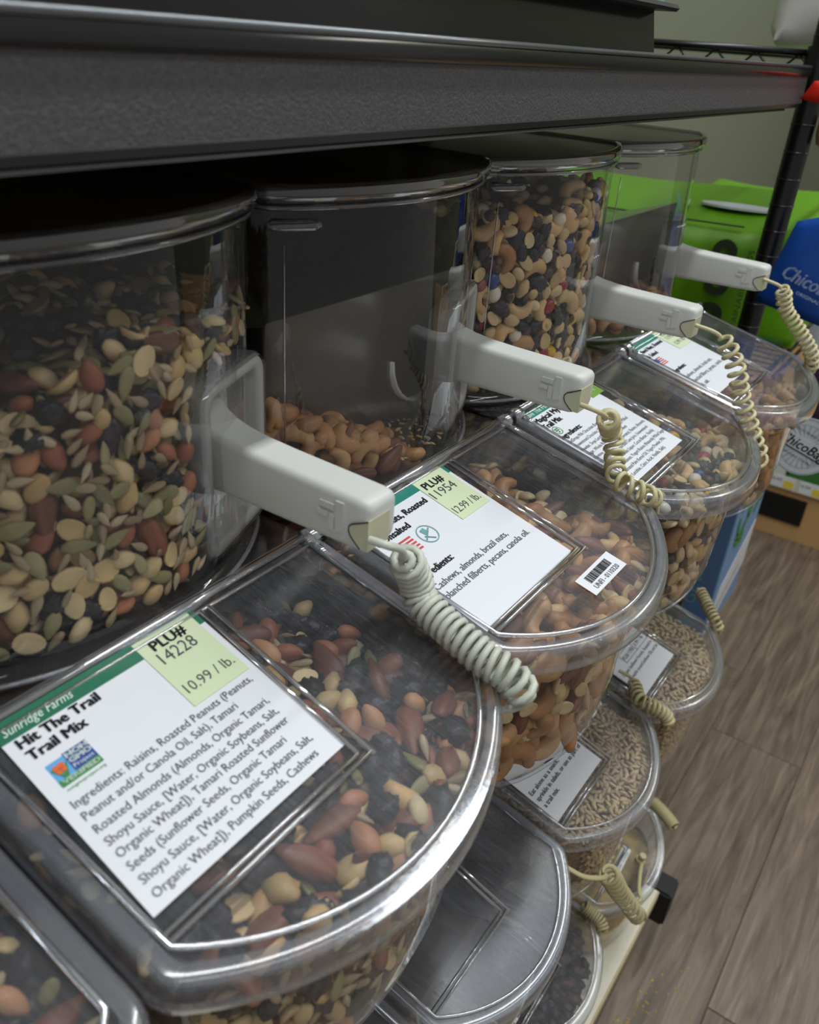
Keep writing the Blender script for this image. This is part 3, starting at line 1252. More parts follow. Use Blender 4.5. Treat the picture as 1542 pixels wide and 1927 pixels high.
def core_body(centre, mat, surf, zone, name, label, x0=-0.27, inset=0.012):
    """The bulk below the pieces that can be told apart."""
    mb = MB()
    nx, ny = 16, 12
    tops = []
    rows = []
    for t, z in ((1, BZ + 0.008), (0.6, BZ * .6), (0.3, BZ * 0.3), (0.0, None)):
        xc, b, s = body_plan(t)
        P = contour(xc, b, s, x0, 20, 0.018)
        N = normals2d(P)
        row = []
        for p, n in zip(P, N):
            q = p - n * inset
            zt = surf(q.x, q.y) - 0.0085
            row.append((q.x, q.y, min(z, zt) if z is not None else zt))
        rows.append(row)
    c = (-0.05, 0.0)
    for k in (0.7, 0.4, 0.1):
        row = []
        for p in rows[3]:
            x, y = c[0] + (p[0] - c[0]) * k, p[1] * k
            row.append((x, y, surf(x, y) - 0.0085))
        rows.append(row)
    mb.strip(rows, closed=True)
    k0 = len(mb.v) - len(rows[-1])
    mb.f.append(list(range(k0, len(mb.v))))
    mb.f.append(list(range(len(rows[0])))[::-1])
    o = mb.obj(name, mat, None, True, centre)
    return tag(o, label, 'food', None, 'stuff')


def core_hop(centre, mat, surf, name, label, x0=-0.27, inset=0.0185):
    mb = MB()
    rows = []
    for z in (-0.001, 0.03, 0.06, 0.09, None):
        row = []
        t = 0.5
        xc, b, s = hop_plan(t)
        P = contour(xc, b, s, x0, 22, 0.010)
        N = normals2d(P)
        for p, n in zip(P, N):
            q = p - n * inset
            zt = surf(q.x, q.y) - 0.007
            row.append((q.x, q.y, min(z, zt) if z is not None else zt))
        rows.append(row)
    for k in (0.7, 0.4, 0.1):
        row = []
        for p in rows[4]:
            x, y = -0.14 + (p[0] + 0.14) * k, p[1] * k
            row.append((x, y, surf(x, y) - 0.007))
        rows.append(row)
    mb.strip(rows, closed=True)
    k0 = len(mb.v) - len(rows[-1])
    mb.f.append(list(range(k0, len(mb.v))))
    o = mb.obj(name, mat, None, True, centre)
    return tag(o, label, 'food', None, 'stuff')


def lid_surf(d_back, d_front, amp=0.002, seed=0):
    def g(x, y):
        t = max(0, min(1, x / 0.13))
        return -SL * max(x, 0) - (d_back * (1 - t) + d_front * t) + amp * math.sin(70 * x + seed) * math.cos(55 * y + seed)
    return g


MIX = {
    'trail_top': [('raisin', .50), ('almond', .30), ('red_skin_peanut', .14), ('split_peanut', .07), ('peanut', .05), ('pumpkin_seed', .05), ('sunflower_seed', .05), ('cashew', .08)],
    'trail_hop': [('split_peanut', .22), ('peanut', .06), ('pumpkin_seed', .22), ('sunflower_seed', .24), ('almond', .07), ('raisin', .11), ('red_skin_peanut', .08)],
    'trail_wall': [('split_peanut', .16), ('pumpkin_seed', .10), ('sunflower_seed', .18), ('almond', .18), ('raisin', .20), ('red_skin_peanut', .18), ('cashew', .05)],
    'nuts': [('roasted_cashew', .44), ('almond', .24), ('brazil_nut', .08), ('split_peanut', .12), ('cashew', .12)],
    'nuts_hop': [('roasted_cashew', .8), ('almond', .2)],
    'choc': [('split_peanut', .26), ('peanut', .12), ('cashew', .12), ('raisin', .17), ('chocolate_chip', .17), ('candy', .11), ('roasted_cashew', .05)],
    'salted': [('roasted_cashew', .62), ('almond', .22), ('brazil_nut', .06), ('split_peanut', .10)],
    'kernels': [('sunflower_kernel', 1.0)],
    'fruit': [('dried_fruit', .7), ('raisin', .3)],
}
ZONES = {}
BLEN = 0.098
RB = (0.0, 0.127, -0.088, 0.088)


def zone(name, where):
    ZONES[name] = where
    return name


# near corner bin
c = BC[('a', -1)]
s_ = lid_surf(.024, .018)
z_ = zone('corner', 'under the lid of the near corner bin')
fill_top(z_, c, MIX['trail_top'], in_body, s_, (0.02, .127, -.05, .088), layers=2)
core_body(c, 'core_trail', s_, z_, 'trail_mix', 'brown bulk of trail mix inside the near corner bin')
# nearest full bin
c = BC[('a', 0)]
s0_ = lid_surf(.018, .0145)
s_ = lambda x, y: s0_(x, y) - 0.022 * max(0, min(1, (y + .01) / .09)) * max(0, 1 - max(0, x) / .11)
z_ = zone('trail_top', 'under the lid of the nearest trail mix bin')
fill_top(z_, c, MIX['trail_top'], in_body, s_, (-.012, .127, -.088, .088), layers=3, scale=1.16)
core_body(c, 'core_trail', s_, z_, 'trail_mix', 'brown bulk of trail mix inside the nearest full bin')
z_ = zone('trail_wall', 'against the curved front of the nearest trail mix bin')
fill_wall(z_, c, MIX['trail_wall'], body_wall, BLEN, (-.95, .97), (-.128, -.042))
hs = lambda x, y: 0.108 + 0.008 * math.sin(48 * y + 1.1) + 0.17 * y
z_ = zone('trail_hop', 'against the hopper wall of the nearest trail mix bin')
fill_wall(z_, c, MIX['trail_hop'], hop_wall, 0.1, (-.97, .97), (.008, .136), top=lambda u: hs(0, u * .096), dens=.68)
fill_top(z_, c, MIX['trail_hop'] + [('raisin', .3)], in_hop, hs, (-.14, -.02, -.09, .09), layers=2)
core_hop(c, 'core_seed', hs, 'trail_mix', 'tan bulk of seeds and nuts in the nearest hopper')
# mixed nuts
c = BC[('a', 1)]
s_ = lid_surf(.034, .020, .003, 2)
z_ = zone('nuts_top', 'under the lid of the mixed nuts bin')
fill_top(z_, c, MIX['nuts'], in_body, s_, (-.012, .127, -.088, .088), layers=2, scale=1.05)
core_body(c, 'core_cashew', s_, z_, 'mixed_nuts', 'brown bulk of roasted nuts inside the mixed nuts bin')
z_ = zone('nuts_wall', 'against the curved front of the mixed nuts bin')
fill_wall(z_, c, MIX['nuts'], body_wall, BLEN, (-.95, .97), (-.128, -.044), scale=1.05)
hs = lambda x, y: max(0.002, 0.006 - 0.47 * y) + 0.15 * max(0, -0.03 - x)
z_ = zone('nuts_hop', 'at the bottom of the mixed nuts hopper')
fill_wall(z_, c, MIX['nuts_hop'], hop_wall, 0.1, (-.97, -.1), (.006, .055), top=lambda u: hs(-.02, u * .096), scale=.95)
fill_top(z_, c, MIX['nuts_hop'], in_hop, hs, (-.11, -.02, -.09, .01), layers=2, scale=.95)
fill_top(z_, c, [('sunflower_kernel', 1.0)], in_hop, lambda x, y: .004, (-.06, -.015, -.02, .09), layers=1, scale=.55, dens=1.6)
core_hop(c, 'core_cashew', hs, 'mixed_nuts', 'brown bulk of nuts low in the mixed nuts hopper')
# chocolate mix
c = BC[('a', 2)]
s_ = lid_surf(.038, .017, .002, 4)
z_ = zone('choc_top', 'under the lid of the chocolate mix bin')
fill_top(z_, c, MIX['choc'], in_body, s_, (.0, .127, -.088, .088), layers=2)
core_body(c, 'core_choc', s_, z_, 'chocolate_trail_mix', 'dark bulk of chocolate trail mix below its lid')
z_ = zone('choc_wall', 'against the curved front of the chocolate mix bin')
fill_wall(z_, c, MIX['choc'], body_wall, BLEN, (-.6, .97), (-.128, -.044))
hs = lambda x, y: 0.128 + 0.006 * math.sin(60 * y) + 0.1 * y
z_ = zone('choc_hop', 'against the hopper wall of the chocolate mix bin')
fill_wall(z_, c, MIX['choc'], hop_wall, 0.1, (-.97, .97), (.008, .140), top=lambda u: hs(0, u * .096), dens=.72)
fill_top(z_, c, MIX['choc'], in_hop, hs, (-.10, -.02, -.09, .09), layers=1)
core_hop(c, 'core_choc', hs, 'chocolate_trail_mix', 'dark bulk of chocolate trail mix in the full hopper')
# farthest bin
c = BC[('a', 3)]
s_ = lid_surf(.060, .020, .002, 5)
z_ = zone('salted_top', 'under the lid of the farthest top bin')
fill_top(z_, c, MIX['salted'], in_body, s_, (.02, .127, -.088, .088), layers=2)
core_body(c, 'core_cashew', s_, z_, 'salted_nuts', 'brown bulk of salted nuts inside the farthest top bin')
z_ = zone('salted_wall', 'against the curved front of the farthest top bin')
fill_wall(z_, c, MIX['salted'], body_wall, BLEN, (-.5, .97), (-.128, -.046))
hs = lambda x, y: 0.018 + 0.3 * max(0, -0.02 - x) * 0.5
z_ = zone('salted_hop', 'at the bottom of the farthest top hopper')
fill_wall(z_, c, MIX['nuts_hop'], hop_wall, 0.1, (-.95, .7), (.006, .02), scale=.95)
fill_top(z_, c, MIX['nuts_hop'], in_hop, hs, (-.10, -.02, -.09, .09), layers=1, scale=.95)
core_hop(c, 'core_cashew', hs, 'salted_nuts', 'brown bulk of nuts low in the farthest hopper')
# lower rows
for key, nm, lb in ((('b', 2), 'pale', 'pale sunflower kernels with the plain white card above'), (('b', 3), 'tan', 'tan sunflower kernels with the red-edged card above')):
    c = BC[key]
    s_ = lid_surf(.020, .012)
    z_ = zone(nm + '_kernels', 'filling the middle row bin')
    fill_top(z_, c, MIX['kernels'], in_body, s_, (.01, .127, -.088, .088), layers=2, dens=.60, tilt=.22, scale=1.1 if nm == 'tan' else 1.0)
    fill_wall(z_, c, MIX['kernels'], body_wall, BLEN, (-.6, .97), (-.13, -.044), layers=2, dens=.7)
    core_body(c, 'core_kernel', lambda x, y: s_(x, y) + .004, z_, 'sunflower_kernels', 'bulk of ' + lb)
c = BC[('c', 2)]
s_ = lid_surf(.040, .026)
z_ = zone('dried', 'in the bottom row bin')
fill_top(z_, c, MIX['fruit'], in_body, s_, (.03, .127, -.06, .088), layers=1)
fill_wall(z_, c, MIX['fruit'], body_wall, BLEN, (-.5, .97), (-.13, -.06), layers=1)
core_body(c, 'core_raisin', s_, z_, 'dried_fruit', 'dark bulk of dried fruit in the bottom row bin')
c = BC[('c', 3)]
s_ = lid_surf(.055, .020, .004, 3)
core_body(c, 'powder', s_, None, 'yellow_powder', 'soft yellow powder filling the bottom row bin at the board end', inset=0.003)

# ---- the pieces that show largest become objects, the rest one mesh per zone
LABEL = {
    'almond': 'reddish brown almond', 'cashew': 'pale curved cashew', 'roasted_cashew': 'roasted golden cashew', 'split_peanut': 'blanched split peanut half',
    'peanut': 'whole blanched peanut', 'red_skin_peanut': 'peanut with rusty red skin', 'raisin': 'wrinkled black raisin', 'pumpkin_seed': 'flat olive green pumpkin seed',
    'sunflower_seed': 'small greyish sunflower seed', 'chocolate_chip': 'dark chocolate drop', 'candy': 'glossy sugar-coated candy', 'brazil_nut': 'long brown brazil nut',
    'dried_fruit': 'lumpy dark dried fruit'}
CATN = {'roasted_cashew': 'cashew', 'split_peanut': 'peanut', 'red_skin_peanut': 'peanut', 'pumpkin_seed': 'seed', 'sunflower_seed': 'seed', 'dried_fruit': 'dried fruit', 'chocolate_chip': 'chocolate'}
LIMIT = {'sunflower_kernel': 0, 'dried_fruit': 60}
for sh_ in SHAPES['sunflower_kernel']:
    pass


def in_frame(p):
    d = p - CAM
    z = d.dot(Vector(RC[2]))
    if z < 0.05:
        return 0
    u = d.dot(Vector(RC[0])) / z * 1586.28
    v = d.dot(Vector(RC[1])) / z * 1586.28
    if abs(u) > 771 + 20 or abs(v) > 963 + 20:
        return 0
    return 1 / z


byk = {}
for p in PIECES:
    vis = in_frame(p['loc'])
    p['rank'] = vis * p['sh']['r'] * p['sc'] * (1.0 if p['layer'] == 0 else 0.35)
    byk.setdefault(p['kind'], []).append(p)
rest = {}
for kind, L in byk.items():
    L.sort(key=lambda p: -p['rank'])
    lim = LIMIT.get(kind, 290)
    for i, p in enumerate(L):
        if i < lim and p['rank'] > 0 and p['layer'] <= 1:
            o = bpy.data.objects.new(kind, p['sh']['mesh'])
            o.location = p['loc']
            o.rotation_mode = 'QUATERNION'
            o.rotation_quaternion = p['q']
            o.scale = (p['sc'],) * 3
            where = ZONES[p['zone']]
            tag(o, LABEL[kind] + ' ' + where, CATN.get(kind, kind.replace('_', ' ')), kind.replace('_', ' ') + 's ' + where)
            COL.objects.link(o)
        else:
            rest.setdefault(p['zone'], []).append(p)
STUFFNAME = {'corner': 'trail_mix_pieces', 'trail_top': 'trail_mix_pieces', 'trail_wall': 'trail_mix_pieces', 'trail_hop': 'seed_and_nut_pieces', 'nuts_top': 'nut_pieces', 'nuts_wall': 'nut_pieces',
             'nuts_hop': 'nut_pieces', 'choc_top': 'chocolate_mix_pieces', 'choc_wall': 'chocolate_mix_pieces', 'choc_hop': 'chocolate_mix_pieces', 'salted_top': 'nut_pieces', 'salted_wall': 'nut_pieces',
             'salted_hop': 'nut_pieces', 'pale_kernels': 'sunflower_kernel_pieces', 'tan_kernels': 'sunflower_kernel_pieces', 'dried': 'dried_fruit_pieces'}
for zn, L in rest.items():
    mats = sorted({p['sh']['mat'] for p in L})
    VV = []
    FF = []
    MI = []
    TN = []
    off = 0
    for p in L:
        sh = p['sh']
        Rm = np.array(p['q'].to_matrix()) * p['sc']
        VV.append(sh['v'] @ Rm.T + np.array(p['loc']))
        FF += [[i + off for i in f] for f in sh['f']]
        MI += [mats.index(sh['mat'])] * len(sh['f'])
        TN.append(np.full(len(sh['v']), random.random()))
        off += len(sh['v'])
    V = np.concatenate(VV)
    org = V.mean(0)
    me = mesh_from(STUFFNAME[zn], V - org, FF, mats, True, MI)
    at = me.attributes.new('piece_tone', 'FLOAT', 'POINT')
    at.data.foreach_set('value', np.concatenate(TN).astype(np.float32))
    o = link(STUFFNAME[zn], me, None, tuple(org))
    words = {'trail_mix_pieces': 'small loose pieces of trail mix', 'seed_and_nut_pieces': 'small seeds and nut pieces', 'nut_pieces': 'loose roasted nut pieces',
             'chocolate_mix_pieces': 'loose pieces of chocolate trail mix', 'sunflower_kernel_pieces': ('pale' if zn == 'pale_kernels' else 'tan') + ' loose sunflower kernels', 'dried_fruit_pieces': 'dark dried fruit pieces'}[STUFFNAME[zn]]
    tag(o, words + ' ' + ZONES[zn], 'food', None, 'stuff')
# ------------------------------------------------------------------ label cards in the lid frames
def lid_sheet(key, p=0.0, q=0.0):
    c = BC[key]
    ep = Vector((0, 1, 0))
    eq = Vector((CA, -0.045, -SL * CA))
    return Sheet(c + ep * p + eq * q, ep, eq, LN)


class Card:
    def __init__(s, name, label, cat, sheet, group=None):
        s.sh = sheet
        s.t = thing(name, label, cat, sheet.at(0, 0), group)
        s.loc = Vector(s.t.location)

    def rect(s, name, mat, p0, q0, p1, q1, h0, h1, parent=None):
        mb = MB()
        s.sh.rect(mb, p0, q0, p1, q1, h0, h1)
        return s.put(mb, name, mat, parent)

    def put(s, mb, name, mat, parent=None):
        mb.v = [tuple(Vector(p) - s.loc) for p in mb.v]
        return mb.obj(name, mat, parent or s.t)

    def lines(s, name, mat, rows, h=0.00085, parent=None):
        mb = MB()
        for r in rows:
            txt, p, q, size = r[:4]
            kw = r[4] if len(r) > 4 else {}
            s.sh.text(mb, txt, p, q, size, h, **kw)
        return s.put(mb, name, mat, parent)


def disc(sheet, p, q, r, n=20, r2=None):
    return [(p + r * math.cos(2 * math.pi * i / n), q + (r2 or r) * math.sin(2 * math.pi * i / n)) for i in range(n)]


def ring(mb, sheet, p, q, r, w, h, n=24):
    rows = [[sheet.at(p + rr * math.cos(2 * math.pi * i / n), q + rr * math.sin(2 * math.pi * i / n), h) for i in range(n)] for rr in (r, r - w)]
    mb.strip(rows, closed=True)


def flag(card, p, q, w, h):
    """A small striped flag with a blue corner."""
    mb = MB()
    for i in range(0, 9, 2):
        card.sh.rect(mb, p, q + h * i / 9, p + w, q + h * (i + 1) / 9, .0006, .00085)
    a = card.put(mb, 'flag_print', 'red_ink')
    mb = MB()
    card.sh.rect(mb, p, q, p + w * .42, q + h * .55, .00065, .00095)
    card.put(mb, 'flag_corner', 'blue_ink', a)
    return a


# trail mix card
cd = Card('label_card', 'large white label card titled Hit The Trail Trail Mix in the nearest full bin lid', 'label card', lid_sheet(('a', 0)))
cd.rect('card', 'paper', -.0815, .0012, .0130, .0905, .0002, .0005)
cd.rect('title_band', 'teal', -.0815, -.0020, .0130, .0074, .0005, .0007)
st = cd.rect('price_sticker', 'sticker', -.0195, -.0012, .0100, .0385, .0007, .0009)
cd.lines('price_print', 'bold', [('PLU#', -.0139, .0073, .0074, dict(bold=.00030, width=.0172))], .00105, st)
cd.lines('price_number', 'ink', [('14228', -.0152, .0152, .0092, dict(width=.0182)), ('10.99 / lb.', -.0172, .0325, .0074, dict(width=.0250))], .00105, st)
cd.lines('brand_print', 'white_ink', [('Sunridge Farms', -.0790, .0052, .0058, dict(width=.0285, shear=.3))], .0009)
cd.lines('title_print', 'bold', [('Hit The Trail', -.0772, .0126, .0064, dict(bold=.00030, width=.0332)), ('Trail Mix', -.0772, .0190, .0064, dict(bold=.00030, width=.0232))], .0008)
cd.lines('ingredients_print', 'ink', [
    ('Ingredients: Raisins, Roasted Peanuts (Peanuts,', -.0772, .0440, .0052, dict(width=.0842)),
    ('Peanut and/or Canola Oil, Salt), Tamari', -.0772, .0500, .0052, dict(width=.0704)),
    ('Roasted Almonds (Almonds, Organic Tamari,', -.0772, .0563, .0052, dict(width=.0818)),
    ('Shoyu Sauce, [Water, Organic Soybeans, Salt,', -.0772, .0624, .0052, dict(width=.0812)),
    ('Organic Wheat]), Tamari Roasted Sunflower', -.0772, .0681, .0052, dict(width=.0812)),
    ('Seeds (Sunflower Seeds, Organic Tamari', -.0772, .0741, .0052, dict(width=.0738)),
    ('Shoyu Sauce, [Water, Organic Soybeans, Salt,', -.0772, .0803, .0052, dict(width=.0822)),
    ('Organic Wheat]), Pumpkin Seeds, Cashews', -.0772, .0866, .0052, dict(width=.0790))], .0008)
lg = cd.rect('seal_print', 'sky_ink', -.0755, .0238, -.0590, .0345, .0005, .0007)
cd.rect('seal_block', 'navy_ink', -.0685, .0232, -.0590, .0318, .0007, .0008, lg)
mb = MB()
cd.sh.poly(mb, [(-.0755, .0318), (-.072, .0326), (-.066, .0318), (-.059, .0316), (-.059, .0348), (-.0755, .0348)], .0007, .0009)
cd.put(mb, 'seal_grass', 'leaf_ink', lg)
mb = MB()
for a in (-.5, 0.15, .6):
    cd.sh.poly(mb, [(-.0722, .0330), (-.0722 + .005 * a - .0004, .0270), (-.0722 + .005 * a + .0006, .0262), (-.0714, .0330)], .0008, .00095)
cd.put(mb, 'seal_leaf', 'leaf_ink', lg)
mb = MB()
for dx, dy in ((-.0011, -.0008), (.0011, -.0010), (-.0008, .0009), (.0009, .0008)):
    cd.sh.poly(mb, disc(cd.sh, -.0722 + dx, .0278 + dy, .0012, 10), .00095, .0011)
cd.put(mb, 'seal_butterfly', 'orange_ink', lg)
cd.lines('seal_words', 'white_ink', [('NON', -.0680, .0258, .0030, dict(bold=.00022, width=.0086)), ('GMO', -.0680, .0284, .0030, dict(bold=.00022, width=.0086)),
                                     ('Project', -.0680, .0308, .0024, dict(width=.0080)), ('VERIFIED', -.0745, .0341, .0026, dict(bold=.00012, width=.0148))], .001, lg)
cd.lines('seal_address', 'leaf_ink', [('nongmoproject.org', -.0750, .0370, .0019, dict(width=.0155))], .0008)

# mixed nuts card
cd = Card('label_card', 'white label card for roasted unsalted mixed nuts with pale green sticker PLU# 11954', 'label card', lid_sheet(('a', 1)))
cd.rect('card', 'paper', -.0860, .0015, .0085, .0965, .0002, .0005)
cd.rect('title_band', 'teal2', -.0860, .0005, .0085, .0085, .0005, .0007)
st = cd.rect('price_sticker', 'sticker', -.0240, .0005, .0055, .0400, .0007, .0009)
cd.lines('price_print', 'bold', [('PLU#', -.0206, .0112, .0078, dict(bold=.00030, width=.0186))], .00105, st)
cd.lines('price_number', 'ink', [('11954', -.0228, .0198, .0092, dict(width=.0228)), ('12.99 / lb.', -.0222, .0352, .0078, dict(width=.0255))], .00105, st)
cd.lines('title_print', 'bold', [('Mixed Nuts, Roasted', -.0835, .0176, .0064, dict(bold=.00026, width=.0550)), ('& Unsalted', -.0835, .0252, .0064, dict(bold=.00026, width=.0285))], .0008)
flag(cd, -.0790, .0292, .0165, .0105)
mb = MB()
ring(mb, cd.sh, -.0520, .0345, .0068, .0006, .0009)
cd.sh.poly(mb, [(-.0546, .0305), (-.0508, .0296), (-.0498, .0338), (-.0536, .0347)], .0006, .0008)
cd.sh.poly(mb, [(-.0568, .0372), (-.0562, .0378), (-.0474, .0318), (-.0480, .0312)], .0008, .0010)
cd.sh.poly(mb, [(-.0556, .0352), (-.0551, .0348), (-.0500, .0392), (-.0505, .0396)], .0008, .0010)
cd.put(mb, 'round_icon', 'teal_line')
cd.lines('ingredients_heading', 'bold', [('Ingredients:', -.0835, .0554, .0066, dict(bold=.00022, width=.0280))], .0008)
cd.lines('ingredients_print', 'ink', [('Cashews, almonds, brazil nuts,', -.0835, .0643, .0062, dict(width=.0715)), ('blanched filberts, pecans, canola oil.', -.0835, .0715, .0062, dict(width=.0845))], .0008)

# chocolate trail mix card
cd = Card('label_card', 'white label card with dense ingredient print in the chocolate mix lid', 'label card', lid_sheet(('a', 2)))
cd.rect('card', 'paper', -.0890, .0010, .0040, .0915, .0002, .0005)
cd.rect('title_band', 'teal2', -.0890, .0002, .0040, .0070, .0005, .0007)
st = cd.rect('price_sticker', 'green_dot', -.0080, .0000, .0120, .0200, .0007, .0009)
cd.lines('price_print', 'white_ink', [('12.99 / lb.', -.0060, .0150, .0040, dict(width=.0120))], .00105, st)
cd.lines('brand_print', 'white_ink', [('Save The Forest', -.0875, .0056, .0062, dict(width=.0380, shear=.1))], .0009)
cd.lines('title_print', 'bold', [('Magical Mystery', -.0868, .0136, .0070, dict(bold=.00030, width=.0500)), ('Trail Mix', -.0868, .0210, .0070, dict(bold=.00030, width=.0250))], .0008)
mb = MB()
ring(mb, cd.sh, -.0800, .0262, .0042, .0005, .0009)
for a, b_ in ((-.0012, -.0016), (.0012, -.0016), (-.0012, .0), (.0012, .0), (0, .0018)):
    cd.sh.poly(mb, disc(cd.sh, -.0800 + a, .0262 + b_, .0011, 8, .0007), .0006, .0008)
cd.put(mb, 'leaf_icon', 'leaf_ink')
cd.lines('ingredients_heading', 'bold', [('Ingredients:', -.0868, .0350, .0064, dict(bold=.00022, width=.0300))], .0008)
rows = ['SunDrops Milk Chocolate (Evaporated Cane Juice,', 'Unsweetened Chocolate, Cocoa Butter, Whole Milk', 'Powder, Soya Lecithin, Vanilla), Naturally Milled',
        'Sugar, Whole Rice Syrup, Beet Juice, Beet', 'Carmine, Caramel, Turmeric, Annatto), Raisins, Almonds,', 'Chocolate Chips (Evaporated Cane Juice, Unsweetened',
        'Chocolate, Chocolate Liquor, Cocoa Butter, Vanilla)', 'Cashews, Peanuts, Yogurt Raisins (Naturally Milled Sugar,', 'Fractionated Palm Kernel Oil, Yogurt Powder, Milk,', 'Soy Lecithin, Citric Acid, Vanilla, Salt).']
cd.lines('ingredients_print', 'ink', [(r, -.0868, .0405 + .0052 * i, .0042, dict(width=.0016 * len(r))) for i, r in enumerate(rows)], .0008)

# far card
cd = Card('label_card', 'white label card for salted mixed nuts in the farthest top row lid', 'label card', lid_sheet(('a', 3)))
cd.rect('card', 'paper', -.0890, -.0020, .0010, .0830, .0002, .0005)
cd.rect('title_band', 'teal2', -.0890, -.0030, .0010, .0045, .0005, .0007)
st = cd.rect('price_sticker', 'sticker', -.0320, -.0040, .0000, .0270, .0007, .0009)
cd.lines('price_print', 'bold', [('PLU#', -.0250, .0055, .0070, dict(bold=.00022, width=.0160))], .00105, st)
cd.lines('price_number', 'ink', [('11957', -.0255, .0120, .0070, dict(width=.0180)), ('12.99 / lb.', -.0260, .0215, .0066, dict(width=.0230))], .00105, st)
cd.lines('title_print', 'bold', [('Mixed Nuts, Roasted', -.0860, .0105, .0062, dict(bold=.00022, width=.0500)), ('& Salted', -.0860, .0180, .0062, dict(bold=.00022, width=.0210))], .0008)
flag(cd, -.0865, .0215, .0140, .0095)
cd.lines('ingredients_heading', 'bold', [('Ingredients:', -.0860, .0440, .0062, dict(bold=.00022, width=.0260))], .0008)
cd.lines('ingredients_print', 'ink', [('Cashews, almonds, brazil nuts,', -.0860, .0545, .0060, dict(width=.0680)), ('blanched filberts, pecans, canola', -.0860, .0620, .0060, dict(width=.0750)), ('oil, salt.', -.0860, .0695, .0060, dict(width=.0190))], .0008)

# middle row cards
cd = Card('label_card', 'plain white card with three dark text lines over the pale sunflower kernels', 'label card', lid_sheet(('b', 2)))
cd.rect('card', 'paper', -.0820, .0015, .0100, .0935, .0002, .0005)
cd.lines('card_print', 'ink', [('Eat alone as a snack,', -.0780, .0640, .0064, dict(bold=.00012, width=.0530)), ('sprinkle in salads, or use as part of', -.0780, .0715, .0064, dict(bold=.00012, width=.0860)), ('a trail mix.', -.0780, .0793, .0064, dict(bold=.00012, width=.0260))], .0008)
cd = Card('label_card', 'white card with a red top band and boxed price over the tan kernels', 'label card', lid_sheet(('b', 3)))
cd.rect('card', 'paper', -.0780, .0015, .0100, .0930, .0002, .0005)
cd.rect('title_band', 'red_band', -.0780, .0015, .0100, .0400, .0005, .0007)
mb = MB()
for p0, q0, p1, q1 in ((-.050, .0470, .010, .0475), (-.050, .0585, .010, .0590), (-.050, .0470, -.0495, .059), (.0095, .0470, .010, .059), (-.020, .0470, -.0195, .059)):
    cd.sh.rect(mb, p0, q0, p1, q1, .0005, .0008)
cd.put(mb, 'price_box', 'ink')
cd.lines('price_print', 'ink', [('PLU# 11950', -.0480, .0560, .0070, dict(width=.0260)), ('3.99 / lb', -.0170, .0555, .0066, dict(width=.0220))], .0008)
cd.lines('card_print', 'ink', [('Organic Sunflower Kernels, Roasted in', -.0720, .0660, .0056, dict(width=.0790)), ('Oil (expeller pressed Sunflower Oil), and Salt', -.0720, .0735, .0056, dict(width=.0800))], .0008)


# barcode stickers
def barcode(label, sheet, w, h, txt):
    c = Card('barcode_sticker', label, 'sticker', sheet)
    c.rect('sticker_paper', 'paper', 0, 0, w, h, .0004, .0007)
    mb = MB()
    x = w * .16
    r = random.Random(3)
    while x < w * .80:
        b_ = r.choice((.006, .006, .012, .018)) * w
        c.sh.rect(mb, x, h * .16, x + b_, h * .54, .0007, .0009)
        x += b_ + r.choice((.008, .008, .014)) * w
    c.put(mb, 'bars', 'bold')
    c.lines('number_print', 'ink', [(txt, w * .14, h * .86, h * .33, dict(width=w * .72))], .001)


c = BC[('a', 1)]
o = c + lidp(0.1068, -.0185, 0)
ep = (lidp(0.1072, .0215, 0) - lidp(0.1068, -.0185, 0)).normalized()
barcode('white barcode sticker UNFI - 0110320 on the mixed nuts lid', Sheet(o, ep, LN.cross(ep) * -1 if LN.cross(ep).x < 0 else LN.cross(ep), LN), .0405, .0135, 'UNFI - 0110320')
c = BC[('c', 3)]
o = c + lidp(0.0935, -.0335, 0)
ep = (lidp(0.0915, .0120, 0) - lidp(0.0935, -.0335, 0)).normalized()
q_ = LN.cross(ep)
barcode('small white barcode sticker on the yellow powder bin lid', Sheet(o, ep, q_ if q_.x > 0 else -q_, LN), .0455, .0110, 'UNFI - 0110325')
# ------------------------------------------------------------------ scoops with their coiled cords
def superbox(secs, n=4):
    """Rounded bar: secs are (x, y0, y1, z0, z1, r)."""
    mb = MB()
    rows = []
    for x, y0, y1, z0, z1, r in secs:
        rows.append([(x, a, b_) for a, b_ in rounded_rect(y1 - y0, z1 - z0, r, n, (y0 + y1) / 2, (z0 + z1) / 2)])
    mb.strip(rows, closed=True)
    m_ = len(rows[0])
    mb.f.append(list(range(m_))[::-1])
    k = len(mb.v) - m_
    mb.f.append(list(range(k, k + m_)))
    return mb


